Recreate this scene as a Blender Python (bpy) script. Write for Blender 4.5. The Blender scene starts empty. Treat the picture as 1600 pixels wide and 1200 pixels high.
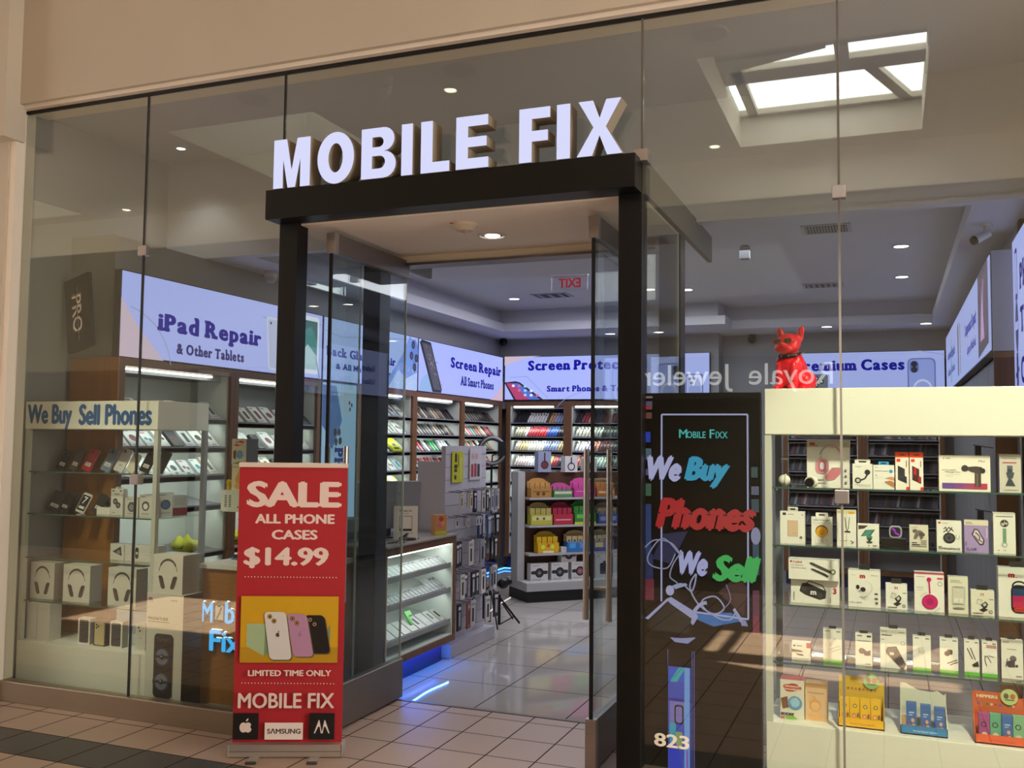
import bpy, bmesh, math, random
from mathutils import Matrix, Vector, Euler
random.seed(7)
R = math.radians
SC = bpy.context.scene
COL = SC.collection

# ------------------------------------------------------------------ camera, world, sun, exposure
cam = bpy.data.objects.new('camera', bpy.data.cameras.new('camera'))
COL.objects.link(cam)
cam.data.sensor_width = 36.0
cam.data.lens = 1492.3 * 36.0 / 1600.0
cam.data.clip_start = 0.05
_yaw, _pit, _rol = R(-21.587), R(3.523), R(0.633)
_fw = Vector((math.sin(_yaw) * math.cos(_pit), math.cos(_yaw) * math.cos(_pit), math.sin(_pit)))
_r0 = Vector((math.cos(_yaw), -math.sin(_yaw), 0.0))
_u0 = _r0.cross(_fw)
_r = math.cos(_rol) * _r0 + math.sin(_rol) * _u0
_u = -math.sin(_rol) * _r0 + math.cos(_rol) * _u0
cam.matrix_world = Matrix(((_r.x, _u.x, -_fw.x, 0.0), (_r.y, _u.y, -_fw.y, -4.5), (_r.z, _u.z, -_fw.z, 1.65), (0, 0, 0, 1)))
SC.camera = cam

SC.view_settings.view_transform = 'Standard'
SC.view_settings.look = 'None'
SC.view_settings.gamma = 1.0
SC.view_settings.exposure = 0.0
SC.cycles.transparent_max_bounces = 40
SC.cycles.max_bounces = 10
SC.cycles.glossy_bounces = 5
SC.cycles.diffuse_bounces = 4
SC.cycles.sample_clamp_indirect = 6.0
SC.cycles.caustics_reflective = False
SC.cycles.caustics_refractive = False

world = bpy.data.worlds.new('world')
SC.world = world
world.use_nodes = True
world.node_tree.nodes['Background'].inputs[0].default_value = (1.0, 0.93, 0.84, 1)
world.node_tree.nodes['Background'].inputs[1].default_value = 0.30

def lamp(name, kind, loc, energy, color=(1, 1, 1), size=0.1, size_y=None, aim=None, spot=None, blend=0.6):
    d = bpy.data.lights.new(name, kind)
    d.energy = energy
    d.color = color
    if kind == 'AREA':
        d.shape = 'RECTANGLE' if size_y else 'SQUARE'
        d.size = size
        if size_y: d.size_y = size_y
    elif kind == 'SPOT':
        d.spot_size = R(spot); d.spot_blend = blend; d.shadow_soft_size = size
    elif kind == 'SUN':
        d.angle = R(0.6)
    else:
        d.shadow_soft_size = size
    o = bpy.data.objects.new(name, d)
    o.location = loc
    if aim is not None:
        o.rotation_euler = (Vector(aim) - Vector(loc)).to_track_quat('-Z', 'Y').to_euler()
    COL.objects.link(o)
    return o

# sunlight falling steeply through the mall skylights
sun = lamp('sun', 'SUN', (0, -6, 9), 36.0, (1.0, 0.89, 0.70), aim=(0.15, -6 + 2.97, 0.0))

# ------------------------------------------------------------------ materials
_mats = {}
def lin(h):
    h = h.lstrip('#')
    c = [int(h[i:i + 2], 16) / 255 for i in (0, 2, 4)]
    return tuple(x / 12.92 if x <= 0.04045 else ((x + 0.055) / 1.055) ** 2.4 for x in c)

def mat(h, rough=0.5, metal=0.0, emit=0.0, spec=0.5):
    """plain procedural material of one colour"""
    key = (h, rough, metal, emit, spec)
    if key in _mats: return _mats[key]
    m = bpy.data.materials.new('paint_%s_%d' % (h.lstrip('#'), len(_mats)))
    m.use_nodes = True
    b = m.node_tree.nodes['Principled BSDF']
    c = lin(h)
    b.inputs['Base Color'].default_value = (*c, 1)
    b.inputs['Roughness'].default_value = rough
    b.inputs['Metallic'].default_value = metal
    b.inputs['Specular IOR Level'].default_value = spec
    if emit:
        b.inputs['Emission Color'].default_value = (*c, 1)
        b.inputs['Emission Strength'].default_value = emit
        b.inputs['Base Color'].default_value = (0.02, 0.02, 0.02, 1)
    _mats[key] = m
    return m

def node_mat(name):
    m = bpy.data.materials.new(name); m.use_nodes = True
    nt = m.node_tree
    return m, nt, nt.nodes['Principled BSDF']

def math_node(nt, op, a, b=None):
    n = nt.nodes.new('ShaderNodeMath'); n.operation = op
    for i, v in enumerate((a, b)):
        if v is None: continue
        if isinstance(v, (int, float)): n.inputs[i].default_value = v
        else: nt.links.new(v, n.inputs[i])
    return n.outputs[0]

def mix_col(nt, fac, a, b):
    n = nt.nodes.new('ShaderNodeMix'); n.data_type = 'RGBA'
    for s, v in ((0, fac), (6, a), (7, b)):
        if isinstance(v, (int, float)): n.inputs[s].default_value = v
        elif isinstance(v, tuple): n.inputs[s].default_value = (*v, 1)
        else: nt.links.new(v, n.inputs[s])
    return n.outputs[2]

def glass_mat(name, tint, f0=0.042, gain=1.0):
    """thin clear pane: tinted see-through with a Fresnel mirror on each face"""
    m = bpy.data.materials.new(name); m.use_nodes = True
    nt = m.node_tree; nt.nodes.clear()
    out = nt.nodes.new('ShaderNodeOutputMaterial')
    tr = nt.nodes.new('ShaderNodeBsdfTransparent'); tr.inputs[0].default_value = (*tint, 1)
    gl = nt.nodes.new('ShaderNodeBsdfGlossy'); gl.inputs['Roughness'].default_value = 0.0
    gl.inputs['Color'].default_value = (1, 0.99, 0.93, 1)
    lw = nt.nodes.new('ShaderNodeLayerWeight'); lw.inputs[0].default_value = 0.5
    p = math_node(nt, 'POWER', lw.outputs['Facing'], 5.0)
    f = math_node(nt, 'ADD', math_node(nt, 'MULTIPLY', p, gain * (1 - f0)), f0)
    mx = nt.nodes.new('ShaderNodeMixShader')
    nt.links.new(f, mx.inputs[0]); nt.links.new(tr.outputs[0], mx.inputs[1]); nt.links.new(gl.outputs[0], mx.inputs[2])
    nt.links.new(mx.outputs[0], out.inputs[0])
    return m

def tile_mat(name, tile, dark, grout, px, py, ox, oy, gw, rough, band=None, spec=0.5, var=0.06):
    m, nt, b = node_mat(name)
    g = nt.nodes.new('ShaderNodeNewGeometry'); sp = nt.nodes.new('ShaderNodeSeparateXYZ')
    nt.links.new(g.outputs['Position'], sp.inputs[0])
    def cell(o, off, p):
        u = math_node(nt, 'DIVIDE', math_node(nt, 'SUBTRACT', o, off), p)
        fr = math_node(nt, 'FRACT', u)
        d = math_node(nt, 'MULTIPLY', math_node(nt, 'MINIMUM', fr, math_node(nt, 'SUBTRACT', 1.0, fr)), p)
        return math_node(nt, 'FLOOR', u), d
    cx, dx = cell(sp.outputs[0], ox, px); cy, dy = cell(sp.outputs[1], oy, py)
    line = math_node(nt, 'LESS_THAN', math_node(nt, 'MINIMUM', dx, dy), gw / 2)
    wn = nt.nodes.new('ShaderNodeTexWhiteNoise'); wn.noise_dimensions = '2D'
    cb = nt.nodes.new('ShaderNodeCombineXYZ'); nt.links.new(cx, cb.inputs[0]); nt.links.new(cy, cb.inputs[1])
    nt.links.new(cb.outputs[0], wn.inputs['Vector'])
    ns = nt.nodes.new('ShaderNodeTexNoise'); ns.inputs['Scale'].default_value = 9.0; ns.inputs['Detail'].default_value = 5
    nt.links.new(g.outputs['Position'], ns.inputs['Vector'])
    v = math_node(nt, 'ADD', math_node(nt, 'MULTIPLY', wn.outputs['Value'], 0.6), math_node(nt, 'MULTIPLY', ns.outputs['Fac'], 0.4))
    lo = tuple(c * (1 - var) for c in lin(tile)); hi = tuple(c * (1 + var) for c in lin(tile))
    col = mix_col(nt, v, lo, hi)
    if band:
        a = math_node(nt, 'MULTIPLY', math_node(nt, 'GREATER_THAN', sp.outputs[1], band[0]), math_node(nt, 'LESS_THAN', sp.outputs[1], band[1]))
        col = mix_col(nt, a, col, lin(dark))
    col = mix_col(nt, line, col, lin(grout))
    nt.links.new(col, b.inputs['Base Color'])
    nt.links.new(math_node(nt, 'ADD', math_node(nt, 'MULTIPLY', line, 0.3), rough), b.inputs['Roughness'])
    nt.links.new(math_node(nt, 'MULTIPLY', math_node(nt, 'SUBTRACT', 1.0, line), spec), b.inputs['Specular IOR Level'])
    return m

def wood_mat(name, a, b_, rough=0.45, axis=2):
    m, nt, b = node_mat(name)
    tc = nt.nodes.new('ShaderNodeTexCoord'); mp = nt.nodes.new('ShaderNodeMapping')
    s = [22.0, 22.0, 22.0]; s[axis] = 1.2
    mp.inputs['Scale'].default_value = s
    nt.links.new(tc.outputs['Object'], mp.inputs[0])
    n = nt.nodes.new('ShaderNodeTexNoise'); n.inputs['Scale'].default_value = 1.6; n.inputs['Detail'].default_value = 6
    nt.links.new(mp.outputs[0], n.inputs['Vector'])
    nt.links.new(mix_col(nt, n.outputs['Fac'], lin(a), lin(b_)), b.inputs['Base Color'])
    b.inputs['Roughness'].default_value = rough
    return m

def steel_mat(name, h, rough=0.34):
    m, nt, b = node_mat(name)
    tc = nt.nodes.new('ShaderNodeTexCoord'); mp = nt.nodes.new('ShaderNodeMapping')
    mp.inputs['Scale'].default_value = (1.5, 1.5, 90)
    nt.links.new(tc.outputs['Object'], mp.inputs[0])
    n = nt.nodes.new('ShaderNodeTexNoise'); n.inputs['Scale'].default_value = 3; n.inputs['Detail'].default_value = 3
    nt.links.new(mp.outputs[0], n.inputs['Vector'])
    c = lin(h)
    nt.links.new(mix_col(nt, n.outputs['Fac'], tuple(x * .88 for x in c), tuple(min(1, x * 1.12) for x in c)), b.inputs['Base Color'])
    b.inputs['Metallic'].default_value = 0.85; b.inputs['Roughness'].default_value = rough
    return m

def wall_mat(name, h, rough=0.85, amount=0.05):
    m, nt, b = node_mat(name)
    g = nt.nodes.new('ShaderNodeNewGeometry')
    n = nt.nodes.new('ShaderNodeTexNoise'); n.inputs['Scale'].default_value = 2.2; n.inputs['Detail'].default_value = 6
    nt.links.new(g.outputs['Position'], n.inputs['Vector'])
    c = lin(h)
    nt.links.new(mix_col(nt, n.outputs['Fac'], tuple(x * (1 - amount) for x in c), tuple(x * (1 + amount) for x in c)), b.inputs['Base Color'])
    b.inputs['Roughness'].default_value = rough
    return m

GLASS = glass_mat('clear_glass', (0.92, 0.94, 0.905), 0.08)
SHELF_GLASS = glass_mat('shelf_glass', (0.93, 0.97, 0.955), 0.04)
DOOR_GLASS = glass_mat('door_glass', (0.87, 0.92, 0.91), 0.042)
ACRYL = glass_mat('clear_acrylic', (0.97, 0.97, 0.98), 0.03)
WALL = wall_mat('beige_wall', 'cbbfae')
SOFFIT = wall_mat('cream_soffit', 'efe2d2')
STORE_WALL = wall_mat('grey_store_wall', '96959a')
STORE_CEIL = wall_mat('store_ceiling', 'c4c4cc')
WELL = wall_mat('well_white', 'e0d8c6')
MALL_CEIL = wall_mat('mall_ceiling', 'e4dac6')
BLACK = mat('0f0c0a', 0.42, 0, 0, 0.3)
BLACK_MATT = mat('0d0c0c', 0.6)
STEEL = steel_mat('brushed_steel', 'a89886')
GREYMETAL = steel_mat('grey_metal', '827a74', 0.4)
BRASS = steel_mat('lit_steel', 'b4aaa6', 0.3)
WOOD = wood_mat('walnut_wood', '5c3a20', '7b5232')
WOOD_OAK = wood_mat('oak_wood', '8a5a26', 'a36c30')
WHITE = mat('e6e4dd', 0.45)
CASEWHITE = mat('e2e0d2', 0.4)
SHELFGREY = mat('8d8c92', 0.45)
UNITWHITE = mat('cfd2cd', 0.55)
TUBE = mat('f4fbf4', 0.5, 0, 7.0)
BLUE_LED = mat('2f7fff', 0.5, 0, 7.0)
BLUE_STRIP = mat('2f7cff', 0.5, 0, 110.0)
NAVY = '1f2390'

# ------------------------------------------------------------------ mesh builder
class MB:
    def __init__(s): s.v = []; s.f = []; s.mi = []; s.mats = []; s.sm = []
    def _m(s, m):
        if m not in s.mats: s.mats.append(m)
        return s.mats.index(m)
    def add(s, verts, faces, m, smooth=False):
        k = len(s.v); s.v += [tuple(p) for p in verts]; i = s._m(m)
        for f in faces: s.f.append(tuple(k + q for q in f)); s.mi.append(i); s.sm.append(smooth)
        return s
    def box(s, x0, x1, y0, y1, z0, z1, m):
        V = [(x, y, z) for z in (z0, z1) for y in (y0, y1) for x in (x0, x1)]
        return s.add(V, [(0, 2, 3, 1), (4, 5, 7, 6), (0, 1, 5, 4), (2, 6, 7, 3), (0, 4, 6, 2), (1, 3, 7, 5)], m)
    def poly(s, pts, m):
        return s.add(pts, [tuple(range(len(pts)))], m)
    def prism(s, pts, y0, y1, m, smooth=False):
        """2-D outline (x, z) counter-clockwise seen from the front (-y), extruded y0..y1"""
        n = len(pts)
        V = [(x, y0, z) for x, z in pts] + [(x, y1, z) for x, z in pts]
        s.add(V, [tuple(range(n)), tuple(range(2 * n - 1, n - 1, -1))], m)
        return s.add(V, [(i, n + i, n + (i + 1) % n, (i + 1) % n) for i in range(n)], m, smooth)
    def cyl(s, p0, p1, r0, r1, m, n=16, smooth=True):
        p0 = Vector(p0); p1 = Vector(p1); d = (p1 - p0).normalized()
        a = d.orthogonal().normalized(); b = d.cross(a)
        V = [p + r * (math.cos(t) * a + math.sin(t) * b) for p, r in ((p0, r0), (p1, r1)) for t in [2 * math.pi * i / n for i in range(n)]]
        s.add(V, [(i, (i + 1) % n, n + (i + 1) % n, n + i) for i in range(n)], m, smooth)
        return s.add(V, [tuple(range(n - 1, -1, -1)), tuple(range(n, 2 * n))], m)
    def ball(s, c, rx, ry, rz, m, nu=16, nv=10):
        V = []; F = []
        for j in range(nv + 1):
            p = math.pi * j / nv
            for i in range(nu):
                t = 2 * math.pi * i / nu
                V.append((c[0] + rx * math.sin(p) * math.cos(t), c[1] + ry * math.sin(p) * math.sin(t), c[2] + rz * math.cos(p)))
        for j in range(nv):
            for i in range(nu):
                F.append((j * nu + i, (j + 1) * nu + i, (j + 1) * nu + (i + 1) % nu, j * nu + (i + 1) % nu))
        return s.add(V, F, m, True)
    def tube(s, path, r, m, n=8, closed=False):
        P = [Vector(p) for p in path]; N = len(P); V = []; F = []
        prev = None
        for i, p in enumerate(P):
            if closed: d = (P[(i + 1) % N] - P[i - 1]).normalized()
            else: d = (P[min(i + 1, N - 1)] - P[max(i - 1, 0)]).normalized()
            a = d.orthogonal().normalized() if prev is None else (prev - prev.dot(d) * d).normalized()
            prev = a; b = d.cross(a)
            rr = r[i] if isinstance(r, (list, tuple)) else r
            V += [p + rr * (math.cos(2 * math.pi * k / n) * a + math.sin(2 * math.pi * k / n) * b) for k in range(n)]
        for i in range(N if closed else N - 1):
            j = (i + 1) % N
            F += [(i * n + k, i * n + (k + 1) % n, j * n + (k + 1) % n, j * n + k) for k in range(n)]
        s.add(V, F, m, True)
        if not closed: s.add(V, [tuple(range(n - 1, -1, -1)), tuple(range((N - 1) * n, N * n))], m)
        return s
    def ring(s, c, Ra, r, m, axis='y', n=32, k=8, sx=1.0, sz=1.0):
        pts = []
        for i in range(n):
            t = 2 * math.pi * i / n; u, w = Ra * sx * math.cos(t), Ra * sz * math.sin(t)
            pts.append((c[0] + u, c[1], c[2] + w) if axis == 'y' else ((c[0], c[1] + u, c[2] + w) if axis == 'x' else (c[0] + u, c[1] + w, c[2])))
        return s.tube(pts, r, m, k, True)
    def mesh(s, me, m, M=None):
        V = [tuple((M @ v.co) if M else v.co) for v in me.vertices]
        return s.add(V, [tuple(p.vertices) for p in me.polygons], m)
    def xf(s, M):
        s.v = [tuple(M @ Vector(p)) for p in s.v]; return s
    def build(s, name, parent=None, loc=(0, 0, 0), rot=(0, 0, 0), bevel=0.0, kind=None, fix=True):
        me = bpy.data.meshes.new(name)
        me.from_pydata(s.v, [], s.f)
        for m in s.mats: me.materials.append(m)
        me.polygons.foreach_set('material_index', s.mi)
        me.polygons.foreach_set('use_smooth', s.sm)
        me.update()
        o = bpy.data.objects.new(name, me); COL.objects.link(o)
        o.location = loc; o.rotation_euler = rot
        if parent is not None: o.parent = parent
        if bevel:
            b = o.modifiers.new('bevel', 'BEVEL'); b.width = bevel; b.segments = 2; b.limit_method = 'ANGLE'
        if kind: o['kind'] = kind
        return o

def thing(name, label, cat, loc=(0, 0, 0), rz=0.0, group=None, rot=None):
    o = bpy.data.objects.new(name, None); COL.objects.link(o)
    o.empty_display_size = 0.05
    o.location = loc; o.rotation_euler = rot or (0, 0, rz)
    return tag(o, label, cat, group)
def tag(o, label, cat, group=None):
    o['label'] = label; o['category'] = cat
    if group: o['group'] = group
    return o
def copy_tree(o, parent=None):
    c = o.copy(); COL.objects.link(c)
    if parent is not None: c.parent = parent
    for ch in list(o.children): copy_tree(ch, c)
    return c
def struct(name, mb, parent=None, **k):
    return mb.build(name, parent, kind=None if parent is not None else 'structure', **k)

# ------------------------------------------------------------------ lettering
_tx = {}
def glyphs(body, offset=0.0, shear=0.0, spacing=1.0, align='LEFT'):
    key = (body, offset, shear, spacing, align)
    if key not in _tx:
        c = bpy.data.curves.new('text', 'FONT')
        c.body = body; c.size = 1.0; c.offset = offset; c.shear = shear; c.space_character = spacing
        c.align_x = align; c.resolution_u = 3; c.dimensions = '2D'; c.fill_mode = 'BOTH' if False else 'FRONT' if False else c.fill_mode
        o = bpy.data.objects.new('text', c)
        me = bpy.data.meshes.new_from_object(o)
        bpy.data.objects.remove(o); bpy.data.curves.remove(c)
        _tx[key] = me
    return _tx[key]
class Faces(list): copies = 1
def tdata(body, **k):
    off = k.pop('offset', 0.0); b = max(0.0, off - 0.004)
    me = glyphs(body, offset=0.0, **k)
    vs = [v.co.copy() for v in me.vertices]; fs = [tuple(p.vertices) for p in me.polygons]
    if b < 1e-5: return vs, fs
    V, F = [], Faces()
    F.copies = 5
    for dx, dy in ((0, 0), (b, 0), (-b, 0), (0, b * .6), (0, -b * .6)):       # heavier stroke
        k0 = len(V); V += [Vector((v.x + dx, v.y + dy, 0)) for v in vs]; F += [tuple(k0 + i for i in f) for f in fs]
    return V, F

def slab(body, offset=0.022, th=0.125, ext=0.085, spacing=1.0):
    """heavy slab-serif lettering: bold glyphs with a foot and a cap on every stem"""
    V, F = [], []; x = 0.0
    cap = 0.727; xh = 0.546
    for ch in body:
        if ch == ' ': x += 0.27; continue
        me = glyphs(ch, offset)
        vs = [v.co.copy() for v in me.vertices]
        x0 = min(v.x for v in vs); x1 = max(v.x for v in vs)
        k = len(V); dx = x - x0 + 0.03
        for sh, sv in ((-0.042, 0.0), (0.042, 0.0), (-0.02, 0.012), (0.02, -0.012), (0.0, 0.0)):
            k = len(V); V += [(v.x + dx + sh, v.y + sv) for v in vs]; F += [tuple(k + i for i in p.vertices) for p in me.polygons]
        cnt = {}
        for p in me.polygons:
            for e in p.edge_keys: cnt[e] = cnt.get(e, 0) + 1
        bd = [e for e, n in cnt.items() if n == 1]
        def stems(y):
            xs = sorted(vs[a].x + (y - vs[a].y) / (vs[b].y - vs[a].y) * (vs[b].x - vs[a].x) for a, b in bd if (vs[a].y - y) * (vs[b].y - y) < 0)
            return [(xs[i], xs[i + 1]) for i in range(0, len(xs) - 1, 2) if xs[i + 1] - xs[i] < 0.26]
        def bar(a, b, y0, y1):
            k = len(V); V.extend([(a + dx, y0), (b + dx, y0), (b + dx, y1), (a + dx, y1)]); F.append((k, k + 1, k + 2, k + 3))
        if ch in 'AFHIKMNPRTXYfhiklmnr':
            for a, b in stems(0.03): bar(a - ext, b + ext, -0.02, th)
        if ch in 'pq':
            for a, b in stems(-0.17): bar(a - ext, b + ext, -0.23, -0.23 + th)
        if ch in 'BDEFHIKLMNPRUXYA':
            for a, b in stems(cap - 0.03): bar(a - ext, b + (ext if ch in 'HIKMNUXYA' else 0), cap + 0.02 - th, cap + 0.02)
        if ch in 'bdhkl':
            for a, b in stems(0.70): bar(a - ext, b, 0.77 - th, 0.77)
        if ch in 'imnpruj':
            for a, b in stems(xh - 0.06)[:1]: bar(a - ext, b, xh + 0.02 - th, xh + 0.02)
        x = x1 - x0 + x + 0.09 * spacing + 0.05
    return [Vector((a, b, 0)) for a, b in V], F

def fit(VF, x0, z0, x1=None, z1=None, align='L'):
    """scale flat lettering to sit between x0..x1 and z0..z1 (None keeps proportion)"""
    V, F = VF
    a0 = min(v.x for v in V); a1 = max(v.x for v in V); b0 = min(v.y for v in V); b1 = max(v.y for v in V)
    if x1 is None: sz = (z1 - z0) / (b1 - b0); sx = sz
    elif z1 is None: sx = (x1 - x0) / (a1 - a0); sz = sx
    else: sx = (x1 - x0) / (a1 - a0); sz = (z1 - z0) / (b1 - b0)
    w = (a1 - a0) * sx
    if x1 is None and align == 'C': x0 -= w / 2
    if x1 is None and align == 'R': x0 -= w
    return [((v.x - a0) * sx + x0, (v.y - b0) * sz + z0) for v in V], F

def lay(mb, flat, m, y=-0.001, depth=0.0):
    """put fitted lettering on the front (y) of a thing, optionally with raised depth"""
    P, F = flat
    n = len(P); nc = getattr(F, 'copies', 1)
    mb.add([(a, y - depth - (i * nc // n) * 0.00015, b) for i, (a, b) in enumerate(P)], F, m)
    if depth:
        cnt = {}
        for f in F:
            for i in range(len(f)):
                e = (f[i], f[(i + 1) % len(f)]); cnt[e] = 1
        ed = [e for e in cnt if (e[1], e[0]) not in cnt]
        mb.add([(a, y - depth, b) for a, b in P] + [(a, y, b) for a, b in P], [(a, n + a, n + b, b) for a, b in ed], m)
        mb.add([(a, y, b) for a, b in P], [tuple(reversed(f)) for f in F], m)
    return mb

def rr(w, h, r, n=5, x=0.0, z=0.0):
    """rounded rectangle outline, corner at x, z"""
    o = []
    for cx, cz, t0 in ((w - r, r, -90), (w - r, h - r, 0), (r, h - r, 90), (r, r, 180)):
        for i in range(n + 1):
            t = R(t0 + 90 * i / n); o.append((x + cx + r * math.cos(t), z + cz + r * math.sin(t)))
    return o
def ell(cx, cz, rx, rz, n=28):
    return [(cx + rx * math.cos(2 * math.pi * i / n), cz + rz * math.sin(2 * math.pi * i / n)) for i in range(n)]
def line2(pts, w):
    """thin ribbon along 2-D points -> list of quads"""
    out = []
    for (a, b), (c, d) in zip(pts, pts[1:]):
        L = math.hypot(c - a, d - b) or 1; nx, nz = -(d - b) / L * w / 2, (c - a) / L * w / 2
        out.append([(a - nx, b - nz), (c - nx, d - nz), (c + nx, d + nz), (a + nx, b + nz)])
    return out
def arc(cx, cz, rx, rz, t0, t1, n=20):
    return [(cx + rx * math.cos(R(t0 + (t1 - t0) * i / n)), cz + rz * math.sin(R(t0 + (t1 - t0) * i / n))) for i in range(n + 1)]

class Art:
    """printing on the front face of a thing; w x h metres, drawn in 0..1 units"""
    def __init__(s, mb, w, h, x0, z0, y=0.0, mk=None, step=0.00025):
        s.mb, s.w, s.h, s.x0, s.z0, s.y, s.k, s.step = mb, w, h, x0, z0, y, 1, step
        s.mk = mk or (lambda c: mat(c, 0.5))
    def P(s, p): return (s.x0 + p[0] * s.w, s.z0 + p[1] * s.h)
    def poly(s, pts, c):
        s.mb.poly([(a, s.y - s.k * s.step, b) for a, b in map(s.P, pts)], s.mk(c)); s.k += 1; return s
    def rect(s, a, b, c, d, col): return s.poly([(a, b), (c, b), (c, d), (a, d)], col)
    def circ(s, cx, cz, r, col, rz=None, n=28):
        return s.poly(ell(cx, cz, r, rz if rz else r * s.w / s.h, n), col)
    def rrect(s, a, b, c, d, r, col):
        pts = rr((c - a) * s.w, (d - b) * s.h, r * s.w)
        return s.poly([(a + x / s.w, b + z / s.h) for x, z in pts], col)
    def line(s, pts, wd, col):
        m = s.mk(col)
        for q in line2([s.P(p) for p in pts], wd * s.w):
            s.mb.poly([(a, s.y - s.k * s.step, b) for a, b in q], m)
        s.k += 1; return s
    def text(s, body, x, z, h=None, col='202020', x1=None, align='L', off=0.0, sl=False, shear=0.0, z1=None, spacing=1.0):
        d = slab(body) if sl else tdata(body, offset=off, shear=shear, spacing=spacing)
        a, b = s.P((x, z)); 
        f = fit(d, a, b, s.P((x1, 0))[0] if x1 is not None else None, (b + h * s.h) if h is not None else None, align)
        lay(s.mb, f, s.mk(col), s.y - s.k * s.step); s.k += 1; return s
    def run(s, ops):
        for o in ops: getattr(s, o[0])(*o[1:-1], **o[-1]) if isinstance(o[-1], dict) else getattr(s, o[0])(*o[1:])
        return s

def package(name, label, cat, xc, yf, z0, w, h, d, ops=(), col='e3dfcc', side=None, rz=0.0, group=None, tab=None, top=None):
    """a printed carton: box with printing on its front; xc centre, yf front plane, z0 base"""
    mb = MB()
    mb.box(-w / 2, w / 2, 0, d, 0, h, mat(col, 0.5))
    if side:
        mb.box(w / 2 - 0.0004, w / 2 + 0.0004, 0.0005, d - 0.0005, 0.0005, h - 0.0005, mat(side, 0.5))
        mb.box(-w / 2 - 0.0004, -w / 2 + 0.0004, 0.0005, d - 0.0005, 0.0005, h - 0.0005, mat(side, 0.5))
    if top: mb.box(-w / 2, w / 2, 0, d, h - 0.0003, h + 0.0004, mat(top, 0.5))
    Art(mb, w, h, -w / 2, 0).run(ops)
    o = mb.build(name, None, (xc, yf, z0), (0, 0, rz))
    tag(o, label, cat, group)
    if tab:
        tw, th, tc = tab
        tb = MB()
        out = rr(tw * w, th, 0.004, 3, -tw * w / 2, 0)
        tb.prism(out, d * 0.45, d * 0.55, mat(tc, 0.5))
        tb.prism(rr(tw * w * 0.5, th * 0.35, 0.002, 2, -tw * w / 4, th * 0.3), d * 0.45 - 0.0006, d * 0.45, mat('1a1a1a', 0.6))
        tb.build('hang_tab', o, (0, 0, h))
    return o

# =================================================================== SETTING
GY = 0.03                                   # glass plane of the shop front
FLOOR = tile_mat('mall_tile', 'a88f7d', '45403d', '3c2f2a', 0.28, 0.323, -2.29, -0.715, 0.008, 0.42, band=(-0.715, -0.392))
STOREFLOOR = tile_mat('gloss_tile', 'a59e97', 'a59e97', '45403c', 0.60, 0.60, -2.43, 1.04, 0.009, 0.035, spec=0.8, var=0.03)
struct('floor', MB().box(-14, 8, -6.4, 1.03, -0.08, 0, FLOOR))
struct('floor_inside', MB().box(-5.2, 0.75, 1.03, 7.7, -0.08, -0.001, STOREFLOOR))
# raised display-window floors left and right of the entrance
# upper wall over the shop front, with the step at its left end
w = MB()
w.box(-14, -5.28, -0.05, 0.25, 0, 3.56, WALL)
w.box(-14, -5.20, -0.16, 0.0, 3.56, 5.1, WALL)
w.box(-5.28, 8, -0.05, 0.25, 3.80, 5.1, WALL)
w.box(1.75, 8, -0.05, 0.25, 0, 3.80, WALL)
struct('wall_front', w)
struct('trim_1', MB().box(-5.24, 1.75, -0.02, 0.2, 3.775, 3.80, SOFFIT))
struct('trim_2', MB().box(-5.24, 1.75, GY - 0.012, GY + 0.012, 3.758, 3.775, BLACK_MATT))
struct('trim_3', MB().box(-5.30, -5.225, -0.045, 0.10, 0.125, 3.775, SOFFIT))
struct('baseboard_left', MB().box(-7.5, -3.22, 0.0, 0.08, 0, 0.125, STEEL), bevel=0.004)
struct('baseboard_right', MB().box(-1.115, 1.75, 0.0, 0.08, 0, 0.125, STEEL), bevel=0.004)

# the five panes with black silicone between them and square steel clips
seams = [-5.225, -4.215, -3.215, -1.117, -0.202, 1.75]
zl = [0.125, 0.125, 3.045, 0.125, 0.125]
n = 0
for i in range(5):
    a, b = seams[i] + 0.006, seams[i + 1] - 0.006
    wn = struct('window_%d' % (i + 1), MB().box(a, b, GY - 0.005, GY + 0.005, zl[i], 3.765, GLASS))
    if i == 0:
        for z in (1.405, 2.793): MB().box(-0.03, 0.03, -0.02, 0.03, -0.03, 0.03, BRASS).build('clip', wn, (-4.215, GY, z), bevel=0.003)
    if i == 3:
        for z in (1.426, 2.806): MB().box(-0.03, 0.03, -0.02, 0.03, -0.03, 0.03, BRASS).build('clip', wn, (-0.202, GY, z), bevel=0.003)
        MB().box(-0.035, 0.035, -0.06, 0.03, -0.03, 0.03, BRASS).build('clip', wn, (-1.112, GY, 3.055), bevel=0.003)
for i, x in enumerate(seams[1:5]):
    struct('trim_%d' % (4 + i), MB().box(x - 0.005, x + 0.005, GY - 0.007, GY + 0.007, 3.045 if x in (-3.215, -1.117) else 0.125, 3.765, BLACK_MATT if i < 2 else mat('68625a', 0.5)))

# black portal round the entrance: beam, two front posts, two rear posts
p = MB()
p.box(-3.222, -1.113, -0.125, 0.03, 2.875, 3.04, BLACK)
portal = struct('trim_8', p, bevel=0.003)
for x0 in (-3.205, -1.225):
    struct('post', MB().box(x0, x0 + 0.118, -0.01, 0.10, 0, 2.875, BLACK), portal, bevel=0.003)
for x0, x1 in ((-3.20, -3.075), (-1.235, -1.11)):
    struct('post', MB().box(x0, x1, 0.92, 1.06, 0, 2.865, BLACK), portal, bevel=0.003)
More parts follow.
